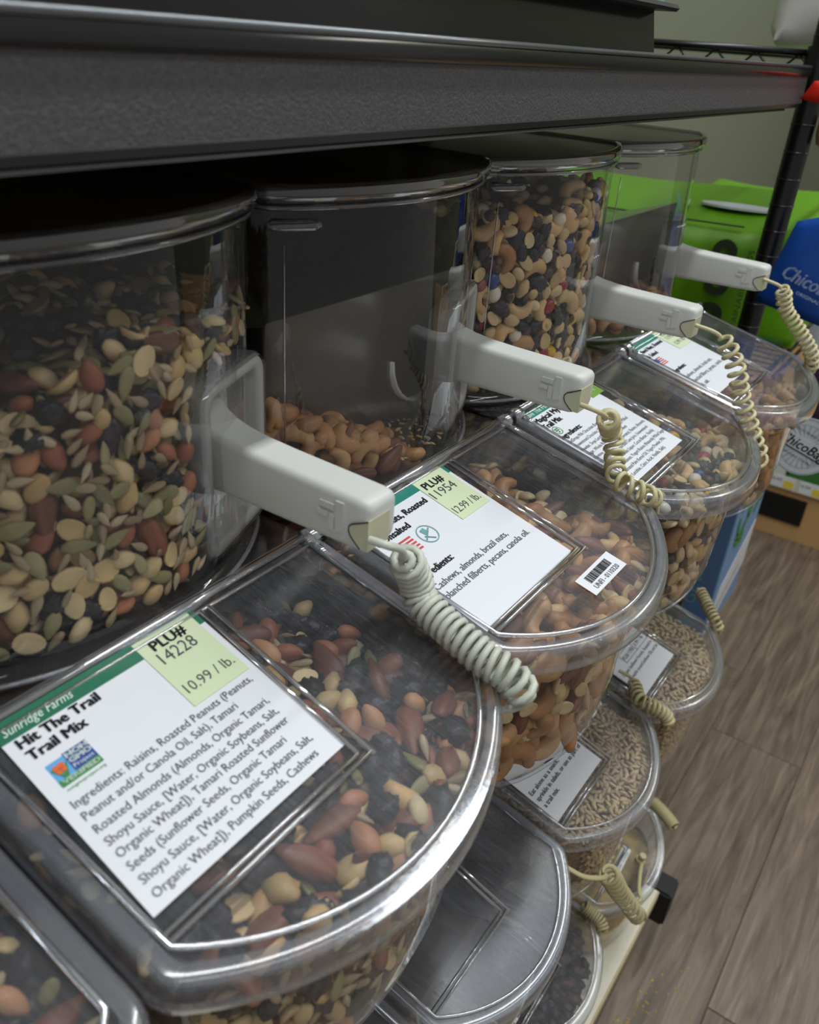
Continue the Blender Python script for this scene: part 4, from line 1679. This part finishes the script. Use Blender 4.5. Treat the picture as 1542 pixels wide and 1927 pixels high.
# coordinates relative to the bin centre; the handle runs out along +X
hz0, hz1 = 0.0380, 0.0622
secs = [(-0.0400, .0485, .0715, .0310, .0760, .004), (-0.0370, .0490, .0710, .0330, .0725, .004), (-0.0320, .0495, .0705, .0345, .0695, .004), (-0.026, .0498, .0702, .0355, .0672, .004), (-0.018, .05, .07, .0363, .0655, .004), (-0.006, .05, .07, .0366, .0640, .0036),
        (0.010, .05, .07, .0370, .0632, .0034), (0.040, .05, .07, .0376, .0626, .0034), (0.058, .05, .07, .0382, .0622, .0034), (0.0622, .0504, .0696, .0394, .0617, .0034), (0.0640, .0515, .0685, .0412, .0605, .0032), (0.0647, .0535, .0665, .0435, .0585, .0028)]
mb = superbox(secs)
SC_HANDLE = mb.mesh('handle', 'handle', True)
mb = MB()
for poly in ([(.0480, .0442), (.0522, .0455), (.0522, .0585), (.0480, .0585)], [(.0395, .0535), (.0470, .0535), (.0470, .0562), (.0395, .0562)],
             [(.0385, .0496), (.0440, .0496), (.0440, .0520), (.0385, .0520)], [(.0446, .0442), (.0472, .0442), (.0472, .0500), (.0462, .0520), (.0446, .0520)]):
    mb.prism(poly, .0502, .0492, lambda a, b_, c: (a, c, b_))
SC_EMB = mb.mesh('emblem', 'handle')
mb = MB()
pl = [(.0650, .0548), (.0600, .0524), (.0566, .0508), (.0552, .0492), (.0551, .0472), (.0562, .0450), (.0585, .0428), (.0612, .0406), (.0650, .0406)]
mb.prism(pl, .0494, .0640, lambda a, b_, c: (min(a, .0652), c, b_))
SC_ANCH = mb.mesh('cord_plug', 'anchor')
mb = MB()
mb.tube([(min(a, .0649), .0494, b_) for a, b_ in pl[:-1]], 0.00035, 5)
SC_GAP = mb.mesh('plug_gap', 'black_matte')
# plate that seats in the pocket, and the scoop bowl inside the hopper
d = (PK1 - PK0)
w_ = d.length
d.normalize()
n2 = Vector((d.y, -d.x))
mid = (PK0 + PK1) / 2


def pk(a, b_, c):
    q = mid + d * a + n2 * c
    return (q.x, q.y, 0.047 + b_)


mb = MB()
mb.prism(rounded_rect(w_ - .026, .060, .007, 5), -.0125, -.0085, pk)
SC_PLATE = mb.mesh('seat_plate', 'handle')
mb = MB()
rows = []
for i in range(13):
    a = math.pi * (1.02 + 0.96 * i / 12)
    rows.append([(-0.046 - L_ * (1 if i not in (0, 12) else .93), .053 + (.034 + .004 * L_ / .08) * math.cos(a), .052 + .036 * math.sin(a) * (1 + .05 * L_ / .08)) for L_ in (0, .02, .04, .06, .078)])
mb.strip(rows)
rows = []
SC_BOWL = mb.mesh('scoop_bowl', 'blade', True)
sc = bpy.data.objects.new('tmp', SC_BOWL)
bm = bmesh.new()
bm.from_mesh(SC_BOWL)
bmesh.ops.solidify(bm, geom=bm.faces[:], thickness=0.0018)
bm.to_mesh(SC_BOWL)
bm.free()
bpy.data.objects.remove(sc)


def catmull(P, k):
    out = []
    n = len(P)
    for i in range(n - 1):
        p0, p1, p2, p3 = P[max(0, i - 1)], P[i], P[i + 1], P[min(n - 1, i + 2)]
        for j in range(k):
            t = j / k
            out.append(0.5 * ((2 * p1) + (-p0 + p2) * t + (2 * p0 - 5 * p1 + 4 * p2 - p3) * t * t + (-p0 + 3 * p1 - 3 * p2 + p3) * t ** 3))
    out.append(P[-1])
    return out


def coil(pts, turns, rad, wire, lead_in, lead_out, name, mat, parent, flat=1.0, seg=14):
    """pts: centre line in world space; straight leads at both ends, a helix between."""
    P = [np.array(p) for p in pts]
    C = np.array(catmull([np.append(p, 0) for p in P], 24))[:, :3]
    L = np.concatenate([[0], np.cumsum(np.linalg.norm(np.diff(C, axis=0), axis=1))])
    n = int(turns * seg) + 40
    s_ = np.linspace(0, L[-1], n)
    Q = np.stack([np.interp(s_, L, C[:, i]) for i in range(3)], 1)
    T = np.gradient(Q, axis=0)
    T /= np.linalg.norm(T, axis=1)[:, None] + 1e-12
    u = np.cross(T[0], [0.3, 0.2, 1.0])
    u /= np.linalg.norm(u)
    out = []
    tot = L[-1]
    a0 = lead_in * tot
    a1 = tot - lead_out * tot
    for i in range(n):
        u = u - T[i] * (u @ T[i])
        u /= np.linalg.norm(u)
        v = np.cross(T[i], u)
        x = s_[i]
        e = min(1, max(0, (x - a0) / (0.05 * tot))) * min(1, max(0, (a1 - x) / (0.05 * tot)))
        e = e * e * (3 - 2 * e)
        th = 2 * math.pi * turns * min(1, max(0, (x - a0) / (a1 - a0)))
        out.append(Vector(Q[i] + (u * math.cos(th) + v * math.sin(th)) * rad * e))
    mb = MB()
    mb.tube(out, wire, 7, flat=flat)
    loc = Vector(parent.location) if parent is not None else Vector()
    mb.v = [tuple(Vector(p) - loc) for p in mb.v]
    return mb.obj(name, mat, parent, True)


CORDS = {
    0: ([(.0660, -.0510, .0475), (.0745, -.0490, .0470), (.0720, -.0360, .0380), (.0640, -.0200, .0220), (.0646, -.0120, .0080), (.0690, -.0116, -.0025), (.0813, -.0130, -.0075), (.0944, -.0150, -.0105),
         (.1066, -.0158, -.0142), (.1173, -.0149, -.0168), (.1241, -.0139, -.0216), (.1275, -.0115, -.0304), (.1231, -.0132, -.0360), (.1176, -.0207, -.0345)], 24, .0070, .00170, .27, .10, 'cordA'),
    1: ([(.0660, .1490, .0465), (.0770, .1510, .0445), (.0760, .1720, .0330), (.0685, .1990, .0170), (.0716, .2045, .0045), (.0782, .1952, -.0045), (.0853, .1850, -.0090), (.0949, .1865, -.0125), (.1026, .1914, -.0160), (.1074, .2013, -.0240), (.1090, .2040, -.0330)], 17, .0058, .0015, .17, .05, 'cordB'),
    2: ([(.0660, .3490, .0510), (.0801, .3525, .0481), (.0871, .3560, .0428), (.0953, .3595, .0317), (.1031, .3630, .0160), (.1080, .3665, .0013), (.1171, .3700, -.0169), (.1254, .3735, -.0335), (.1323, .3770, -.0473), (.1260, .3805, -.0507), (.1180, .3840, -.0400)], 15, .0062, .0015, .13, .08, 'cordB'),
    3: ([(.0635, .5490, .0514), (.0783, .5534, .0473), (.0829, .5579, .0406), (.0867, .5623, .0266), (.0974, .5668, .0140), (.1102, .5712, -.0004), (.1208, .5757, -.0156), (.1208, .5801, -.0273), (.1130, .5840, -.0300), (.1090, .5890, -.0350)], 18, .0060, .0015, .13, .08, 'cordB'),
}
SLAB = {0: 'white scoop in the nearest trail mix hopper, its grey coiled cord across the lid', 1: 'white scoop in the mixed nuts hopper, second from the front of the row',
        2: 'white scoop in the chocolate mix hopper with a long dangling coil', 3: 'white scoop in the farthest hopper, pointing at the blue pouch'}
for k in range(4):
    c = BC[('a', k)]
    t = thing('scoop', SLAB[k], 'scoop', c + Vector((.0, .06, .036)), 'white scoops in the hopper pockets')
    off = Vector((0, -.06, -.036))
    for nm, me in (('handle', SC_HANDLE), ('emblem', SC_EMB), ('cord_plug', SC_ANCH), ('plug_gap', SC_GAP), ('seat_plate', SC_PLATE), ('scoop_bowl', SC_BOWL)):
        link(nm, me, t, off)
    pts, turns, rad, wire, li, lo, mt = CORDS[k]
    cdo = coil(pts, turns, rad, wire, li, lo, 'coiled_cord', mt, t, 1.15)
    cdo['label'] = 'coiled grey cord' if k == 0 else 'coiled cream cord'

LOW = [
    ('tan coiled cord lying over the lid between the two sunflower kernel bins', [(.052, .4253, -.3388), (.0673, .4257, -.3415), (.0754, .4140, -.3412), (.0858, .4023, -.3435), (.1022, .4068, -.3490), (.1132, .4127, -.3580), (.1175, .4111, -.3700)], 14, .0060, .0015, .22, .03),
    ('tan coiled cord at the far rim of the tan kernels bin, against the blue carton', [(.0669, .6380, -.3401), (.0784, .6268, -.3427), (.0921, .6123, -.3478), (.1035, .6035, -.3544), (.1113, .6028, -.3664)], 13, .0056, .0015, .04, .04),
    ('thick tan coiled cord sticking out past the far rim of the yellow powder bin', [(.0876, .6044, -.6650), (.1027, .6023, -.6680), (.1192, .5968, -.6720), (.1332, .5887, -.6750)], 18, .0068, .0015, .03, .03),
    ('long tan coiled cord hanging from the scratched empty bin to the powder bin', [(.1081, .1936, -.368), (.1219, .2043, -.380), (.1316, .2296, -.400), (.1289, .2611, -.430), (.1297, .3112, -.500), (.1322, .3605, -.570), (.1388, .3926, -.620), (.1420, .4219, -.660), (.1400, .4399, -.665), (.1308, .4555, -.660), (.1236, .4754, -.657), (.1190, .4962, -.662)], 13, .0088, .0017, .16, .10),
    ('pale coiled cord half hidden behind the rim of the dark dried fruit bin', [(.0843, .3903, -.655), (.0944, .3912, -.660), (.1096, .3899, -.665), (.1174, .3841, -.672)], 11, .0062, .0013, .03, .03),
]
for lb, pts, turns, rad, wire, li, lo in LOW:
    o = coil(pts, turns, rad, wire, li, lo, 'coiled_cord', 'cordC', None, 1.5)
    org = Vector(pts[len(pts) // 2])
    o.data.transform(Matrix.Translation(-org))
    o.location = org
    tag(o, lb, 'cord', 'tan coiled cords of the lower rows')
mb = MB()
p = BC[('c', 3)] + lidp(.1165, .0076, 0)
mb.tube([p - LN * .003, p + LN * .004], 0.0060, 14)
mb.tube([p + LN * .004, p + LN * .012], 0.0044, 14)
o = mb.obj('cord_plug', 'cordC', None, True)
o.data.transform(Matrix.Translation(-p))
o.location = p
autosmooth(o, 40)
tag(o, 'round tan plug holding the long cord on the yellow powder bin rim', 'plug')
# ------------------------------------------------------------------ the neighbouring rack and what hangs and stands on it
rack = thing('wire_rack', 'black wire rack with ringed round poles beyond the bins', 'rack', (-0.18, 0.95, FZ))
PX, PY = 0.0232, 0.735
for (x, y) in ((PX, PY),):
    mb = MB()
    mb.tube([(x, y, FZ), (x, y, 0.60)], 0.0122, 24)
    z = FZ + 0.02
    po = part(mb, 'pole', 'pole', rack, True)
    autosmooth(po, 50)
    if (x, y) == (PX, PY):
        zz = -0.12
        while zz < 0.30:
            mb = MB()
            mb.tube([(x, y, zz - .0009), (x, y, zz), (x, y, zz + .0009)], [.0123, .0129, .0123], 24)
            part(mb, 'pole_ring', 'pole', po, True)
            zz += 0.0265
for zs in (0.236, -0.148, -0.592):
    mb = MB()
    for y in (PY, 1.21):
        mb.tube([(-0.36, y, zs), (PX, y, zs)], 0.0036, 8)
        mb.tube([(-0.36, y, zs - .022), (PX, y, zs - .022)], 0.0030, 8)
    for x in (-0.36, PX):
        mb.tube([(x, PY, zs), (x, 1.21, zs)], 0.0036, 8)
        mb.tube([(x, PY, zs - .022), (x, 1.21, zs - .022)], 0.0030, 8)
    part(mb, 'shelf_rim', 'pole', rack, True)
    mb = MB()
    for i in range(9):
        x = -0.36 + (PX + 0.36) * i / 9
        mb.tube([(x, PY, zs - .021), (x + .021, PY, zs - .002), (x + .0425, PY, zs - .021)], 0.0014, 6)
    for i in range(20):
        y = PY + 0.475 * (i + .5) / 20
        mb.tube([(-0.36, y, zs + .002), (PX, y, zs + .002)], 0.0013, 5)
    w_ = part(mb, 'shelf_wires', 'pole', rack, True)
    tag(w_, kind='stuff')
    mb = MB()
    mb.tube([(PX, PY, zs - .028), (PX, PY, zs + .006)], [.0160, .0150], 20)
    autosmooth(part(mb, 'pole_collar', 'pole', rack, True), 40)


def pouch(verts_front, depth, name, mat, label, cat, puff=0.006, seg=10, group=None, parent=None):
    """A soft flat bag: a quadrilateral face, pillowed, with a back."""
    A, B, C_, D = [Vector(v) for v in verts_front]
    nrm = (B - A).cross(D - A).normalized()
    if nrm.dot(CAM - A) < 0:
        nrm = -nrm
    r = random.Random(5)
    rows = []
    for side in (1, -1):
        for j in range(seg + 1):
            t = j / seg
            row = []
            for i in range(seg + 1):
                s_ = i / seg
                p = A.lerp(B, s_).lerp(D.lerp(C_, s_), t)
                w = (math.sin(math.pi * s_) * math.sin(math.pi * t)) ** 0.5
                wr = 0.12 * math.sin(9 * s_ + 3 * t) * math.sin(6 * t + 2 * s_)
                row.append(p + nrm * side * (depth * 0.12 + depth * 0.5 * w * (1 + wr) * puff / 0.006))
            rows.append(row)
    mb = MB()
    mb.strip(rows[:seg + 1])
    mb.strip([r_[::-1] for r_ in rows[seg + 1:]])
    n = seg + 1
    k2 = n * n
    idx = lambda side, j, i: side * k2 + j * n + (i if side == 0 else n - 1 - i)
    for i in range(seg):
        mb.f.append([idx(0, 0, i), idx(1, 0, i), idx(1, 0, i + 1), idx(0, 0, i + 1)])
        mb.f.append([idx(0, seg, i + 1), idx(1, seg, i + 1), idx(1, seg, i), idx(0, seg, i)])
        mb.f.append([idx(0, i, 0), idx(0, i + 1, 0), idx(1, i + 1, 0), idx(1, i, 0)])
        mb.f.append([idx(0, i + 1, seg), idx(0, i, seg), idx(1, i, seg), idx(1, i + 1, seg)])
    org = (A + B + C_ + D) / 4
    mb.v = [tuple(Vector(p) - org) for p in mb.v]
    o = mb.obj(name, mat, None, True, org)
    if label:
        tag(o, label, cat, group)
    return o, nrm


def soft_block(name, mat, origin, yaw, wx, dy, h_front, h_back, label, cat, group=None, lump=0.006):
    """A film-wrapped soft pack: front face towards -Y before the turn, rounded edges, a sagging top."""
    mb = MB()
    nx, ny, nz = 12, 8, 8

    def P(s_, t, u):
        x = (s_ - 0.5) * wx
        y = t * dy
        h = h_front + (h_back - h_front) * t
        z = u * h
        e = 0.018
        k = lambda v, L: math.copysign(1, v - .5) * max(0, abs(v - .5) * L - (L / 2 - e)) / e
        a, b_, c_ = k(s_, wx), k(t, dy), k(u, h)
        x -= math.copysign(1, a) * e * (1 - math.sqrt(max(0, 1 - max(b_ * b_, c_ * c_) * .6))) * abs(a) if a else 0
        y -= math.copysign(1, b_) * e * (1 - math.sqrt(max(0, 1 - max(a * a, c_ * c_) * .6))) * abs(b_) if b_ else 0
        z -= math.copysign(1, c_) * e * (1 - math.sqrt(max(0, 1 - max(a * a, b_ * b_) * .6))) * abs(c_) if c_ else 0
        d_ = lump * (math.sin(3.1 * s_ * 3 + 2 * u) * math.sin(2.3 * u * 3 + t) * .4)
        return (x + d_ * .3, y + d_, z + lump * .5 * math.sin(5 * s_ + 3 * t) * u)
    def face(f, n1, n2):
        mb.strip([[f(i / n1, j / n2) for i in range(n1 + 1)] for j in range(n2 + 1)])
    face(lambda a, b_: P(a, 0, b_), nx, nz)
    face(lambda a, b_: P(1 - a, 1, b_), nx, nz)
    face(lambda a, b_: P(0, 1 - a, b_), ny, nz)
    face(lambda a, b_: P(1, a, b_), ny, nz)
    face(lambda a, b_: P(a, b_, 1), nx, ny)
    face(lambda a, b_: P(a, 1 - b_, 0), nx, ny)
    o = mb.obj(name, mat, None, True, origin)
    bm = bmesh.new()
    bm.from_mesh(o.data)
    bmesh.ops.remove_doubles(bm, verts=bm.verts, dist=0.0004)
    bm.to_mesh(o.data)
    bm.free()
    autosmooth(o, 60)
    o.rotation_euler = (0, 0, yaw)
    tag(o, label, cat, group)
    return o


SHZ = -0.145
g1 = soft_block('bag_pack', 'lime', (-0.150, 0.805, SHZ), math.radians(10), 0.330, 0.20, 0.190, 0.222, 'lime green wrapped pack with dark ring print standing behind the pole', 'pack', 'lime green wrapped packs on the rack')
g2 = soft_block('bag_pack', 'lime', (-0.080, 1.020, SHZ), math.radians(4), 0.230, 0.30, 0.175, 0.196, 'bright lime green pack standing behind the ring-printed one', 'pack', 'lime green wrapped packs on the rack')
# printed rings and lettering on the near pack
R1 = Matrix.Rotation(math.radians(10), 3, 'Z')
ex = R1 @ Vector((1, 0, 0))
nn = R1 @ Vector((0, -1, 0))
sh = Sheet(Vector((-0.150, 0.805, SHZ)) + nn * .0035, ex, Vector((0, 0, -1)), nn)
for q in (-.163, -.124, -.085):
    mb = MB()
    n = 28
    rows = [[sh.at(.1055 + rr * math.cos(2 * math.pi * i / n), q + rr * math.sin(2 * math.pi * i / n), hh) for i in range(n)] for rr, hh in ((.0148, -.004), (.0148, .0004), (.0058, .0004), (.0058, -.004))]
    mb.strip(rows, closed=True)
    mb.v = [tuple(R1.inverted() @ (Vector(p) - Vector(g1.location))) for p in mb.v]
    mb.obj('ring_print', 'lime_dark', g1)
mb = MB()
sh.text(mb, 'SUSTAINABLE BAGS', .1400, -.050, .0095, .0030, rot=math.pi / 2, width=.120)
mb.v = [tuple(R1.inverted() @ (Vector(p) - Vector(g1.location))) for p in mb.v]
mb.obj('side_print', 'lime_dark', g1)
mb = MB()
pa = [(-.135, .012, .1935), (.0, .010, .1925), (.120, .012, .1925)]
mb.tube(pa, 0.0012, 6)
mb.obj('flap_seam', 'lime_dark', g1, True)
mb = MB()
mb.prism(disc(None, .105, .085, .050, 20, .022), .2035, .2062)
mb.obj('oval_print', 'tag', g1)

# blue pouch in front of the pole
o, nrm = pouch([(.0500, .703, .0830), (.1060, .700, .1040), (.1060, .700, -.0170), (.0285, .705, -.0050)], .014, 'pouch', 'bluebag', 'royal blue nylon pouch with pale script, hanging in front of the black pole', 'pouch', group='pouches hanging on the rack')
org = Vector(o.location)
ex = (Vector((.0897, .7, .0187)) - Vector((.0561, .7, .0277)))
ex.normalize()
ez = ex.cross(nrm)
if ez.z > 0:
    ez = -ez
sh = Sheet(Vector((.0520, .700, .0285)) + nrm * .0102, ex, ez, nrm)
mb = MB()
sh.text(mb, 'ChicoBag', 0, 0, .0200, 0, bold=.0004, width=.0640, shear=.25)
sh.text(mb, 'ORIGINAL', .0220, .0095, .0052, 0, width=.0260)
mb.v = [tuple(Vector(p) - org) for p in mb.v]
mb.obj('script_print', 'bag_ink', o)
# purple pouch and its round tag
o, nrm = pouch([(.0840, .742, -.0750), (.1280, .735, -.0550), (.1420, .735, -.1550), (.0980, .742, -.1600)], .014, 'pouch', 'purple', 'dark purple pouch hanging lowest, behind the round grey tag', 'pouch', group='pouches hanging on the rack')
tc_ = Vector((.1222, .715, -.1572))
nrm = (CAM - tc_).normalized()
nrm = (nrm + Vector((0, -.25, -.25))).normalized()
ex = Vector((.85, .3, -.30))
ex = (ex - nrm * ex.dot(nrm)).normalized()
eq = ex.cross(nrm)
if eq.z > 0:
    eq = -eq
sh = Sheet(tc_, ex, eq, nrm)
tg = thing('hang_tag', 'round pale grey hang tag with script lettering below the purple pouch', 'tag', tc_)


def tpart(mb, name, mat):
    mb.v = [tuple(Vector(p) - tc_) for p in mb.v]
    return mb.obj(name, mat, tg)


mb = MB()
sh.poly(mb, disc(None, 0, 0, .0345, 36), -.0008, 0)
tpart(mb, 'tag_card', 'tag')
mb = MB()
ring(mb, sh, 0, 0, .0335, .0012, .0004, 36)
ring(mb, sh, 0, 0, .0262, .0006, .0004, 36)
for i in range(24):
    a = 2 * math.pi * i / 24
    sh.poly(mb, [(.012 * math.cos(a - .03), .012 * math.sin(a - .03)), (.0255 * math.cos(a - .05), .0255 * math.sin(a - .05)), (.0255 * math.cos(a + .05), .0255 * math.sin(a + .05)), (.012 * math.cos(a + .03), .012 * math.sin(a + .03))], 0, .0003)
tpart(mb, 'tag_rays', 'tag_ring')
mb = MB()
sh.rect(mb, -.0300, -.0085, .0300, .0075, .0003, .0006)
tpart(mb, 'tag_banner', 'tag')
mb = MB()
sh.text(mb, 'ChicoBag', 0, .0050, .0165, .0009, bold=.0003, width=.0560, shear=.25, center=True)
sh.rect(mb, -.0290, .0070, .0270, .0082, .0006, .0009)
tpart(mb, 'tag_script', 'bold')
mb = MB()
sh.text(mb, 'REDUCE | REUSABLE | RECYCLE', 0, -.0150, .0034, .0009, width=.0400, center=True)
sh.text(mb, 'RESPONSIBLE | DURABLE', 0, .0155, .0034, .0009, width=.0380, center=True)
o_ = tpart(mb, 'tag_small_print', 'ink')
tag(o_, kind='stuff')
mb = MB()
pts = [sh.at(.006, -.0285, .001), sh.at(.0060, -.0300, .004), sh.at(.0070, -.038, .006), sh.at(.0100, -.050, .006), sh.at(.0170, -.060, .004)]
mb.tube(catmull(pts, 5), 0.0026, 8)
tpart(mb, 'tag_loop', 'black_matte')
# pale card hanging behind the coil
mb = MB()
sh2 = Sheet(Vector((.0700, .765, -.0400)), Vector((.72, 0, .55)).normalized(), Vector((.45, 0, -.9)).normalized(), Vector((0, -1, 0)))
sh2.poly(mb, [(0, .012), (.034, -.004), (.036, .050), (.004, .050)], -.0006, .0006)
o = mb.obj('hang_card', 'tag')
tag(o, 'plain white hang card between the blue and purple pouches', 'card')
# red pouch tip and tan wooden knob by the rail end
o, nrm = pouch([(.0300, .700, .2120), (.0700, .700, .2180), (.0720, .700, .1890), (.0205, .703, .1960)], .012, 'pouch', 'redbag', 'bright red pouch poking out beside the end of the charcoal rail', 'pouch', group='pouches hanging on the rack')
mb = MB()
mb.tube([(.0445, .735, .1850), (.0450, .735, .1780), (.0460, .735, .1660), (.0475, .735, .1560), (.0480, .735, .1530)], [.003, .0075, .0085, .0075, .003], 16)
o = mb.obj('wooden_toggle', 'tan', None, True)
o.data.transform(Matrix.Translation(Vector((-.046, -.735, -.168))))
o.location = (.046, .735, .168)
tag(o, 'small tan wooden toggle hanging right of the black pole', 'toggle')
# white film bag on the rack's top shelf
g3 = soft_block('film_bag', 'whitebag', (0.002, 0.835, 0.2405), math.radians(14), 0.120, 0.18, 0.150, 0.160, 'white plastic film bag standing on the top wire shelf', 'bag', None, .010)

# pale blue carton below
ct = thing('carton', 'pale blue carton with green leaf print on the lower rack shelf', 'carton', (-0.10, 0.99, -0.586))
mb = MB()
mb.box(-0.30, 0.045, 0.90, 1.08, -0.5860, -0.3000)
part(mb, 'carton_body', 'bluebox', ct)
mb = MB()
mb.box(-0.298, 0.043, 0.8990, 0.9002, -0.5840, -0.3020)  # thin sheet over the end face, its shade put into the colour
part(mb, 'shaded_end', 'bluebox_shade', ct)
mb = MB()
sh = Sheet(Vector((.0452, .90, -.31)), Vector((0, 1, 0)), Vector((0, 0, -1)), Vector((1, 0, 0)))
sh.poly(mb, [(.002, .270), (.030, .195), (.178, .130), (.178, .215), (.03, .270)], 0, .0004)
part(mb, 'white_swoosh', 'paper', ct)
mb = MB()
r = random.Random(8)
for i in range(16):
    p, q, a = r.uniform(.03, .150), r.uniform(.02, .125), r.uniform(0, 3)
    sh.poly(mb, [(p + .022 * math.cos(a) * math.cos(t) - .008 * math.sin(a) * math.sin(t), q + .022 * math.sin(a) * math.cos(t) + .008 * math.cos(a) * math.sin(t)) for t in [k * math.pi / 5 for k in range(10)]], .0004, .0008)
part(mb, 'leaf_print', 'leaf_ink', ct)
mb = MB()
sh.text(mb, 'Recycled paper', .04, .242, .012, .0010, width=.11, rot=.40)
part(mb, 'carton_print', 'ink', ct)
mb = MB()
sh = Sheet(Vector((.02, .8988, -.53)), Vector((0, 0, 1)), Vector((1, 0, 0)), Vector((0, -1, 0)))
sh.text(mb, 'GF & FREE', 0, 0, .026, .0006, width=.13)
part(mb, 'end_print', 'teal_line', ct)

# oak-faced fixture at the end of the aisle
fx = thing('end_fixture', 'light oak shelf fixture with a black vent across the end of the aisle', 'fixture', (0.2, 2.2, FZ))
mb = MB()
mb.box(-0.62, 1.30, 2.000, 2.42, FZ, -0.7720)
part(mb, 'base_board', 'light_wood', fx)
mb = MB()
mb.box(-0.62, 1.30, 1.990, 2.42, -0.7720, -0.7600)
part(mb, 'lower_shelf', 'laminate', fx)
mb = MB()
mb.box(-0.62, 1.30, 2.40, 2.42, -0.7600, -0.45)
part(mb, 'rear_board', 'light_wood', fx)
mb = MB()
mb.box(-0.100, 0.030, 1.9940, 2.0010, -0.8700, -0.7960)
ve = part(mb, 'vent', 'vent', fx)
for i in range(7):
    mb = MB()
    z = -0.8630 + .0095 * i
    mb.box(-0.094, 0.024, 1.9915, 1.9945, z, z + .0045)
    part(mb, 'vent_slat', 'vent', ve)
TAGLAB = ['left of the white carton', 'below the white carton', 'below the green carton', 'right of the green carton']
for i in range(4):
    x = -0.150 + 0.074 * i
    t = thing('price_tag', 'white and yellow price tag on the oak fixture edge ' + TAGLAB[i], 'price tag', (x, 1.988, -0.7500), 'price tags on the oak fixture')
    mb = MB()
    mb.box(0, .062, -.001, 0, -.0215, .0120)
    mb.obj('tag_paper', 'paper', t)
    mb = MB()
    mb.box(.034, .060, -.0014, -.001, -.0190, .0020)
    mb.obj('yellow_block', 'price_yellow', t)
    mb = MB()
    s2 = Sheet(Vector((.004, -.0012, -.004)), Vector((1, 0, 0)), Vector((0, 0, -1)), Vector((0, -1, 0)))
    s2.text(mb, '4.99', 0, 0, .012, .0004, width=.024)
    mb.obj('tag_print', 'ink', t)
mb = MB()
mb.box(-0.62, 1.30, 1.9885, 1.9900, -0.7735, -0.7370)
part(mb, 'tag_rail', 'white_carton', fx)
for i, (x0, x1, zt, mt, lb) in enumerate([(-.200, -.110, -.585, 'white_carton', 'white carton farthest left on the oak fixture shelf'), (-.100, -.048, -.660, 'white_carton', 'small white carton on the oak fixture, beside the green one'),
                                          (-.040, .070, -.655, 'green_carton', 'green carton on the oak fixture shelf'), (.080, .190, -.640, 'green_carton', 'second green carton, outermost on the oak fixture shelf')]):
    mb = MB()
    cx = (x0 + x1) / 2
    mb.box(x0 - cx, x1 - cx, 0, .10, 0, zt + .7600)
    o = mb.obj('product_carton', mt, None, False, (cx, 2.01, -.7600))
    bevel_obj(o, .003)
    tag(o, lb, 'carton', 'cartons on the oak fixture')

# spilled flakes on the floor under the cream board
mb = MB()
r = random.Random(12)
for i in range(150):
    x = 0.150 + abs(r.gauss(0, .040))
    y = 0.44 + r.gauss(0, .10)
    s_ = r.uniform(.0010, .0026)
    a = r.uniform(0, 6)
    pts = [(x + s_ * math.cos(a + k) * r.uniform(.6, 1), y + s_ * math.sin(a + k) * r.uniform(.6, 1), FZ + .0004) for k in (0, 1.3, 2.6, 3.9, 5.2)]
    mb.add(pts + [(x, y, FZ + .0004 + s_ * .5)], [[k, (k + 1) % 5, 5] for k in range(5)] + [[4, 3, 2, 1, 0]])
o = mb.obj('spilled_flakes', 'powder')
tag(o, 'scattered yellow flakes spilled on the floor by the cream board', 'crumbs', None, 'stuff')
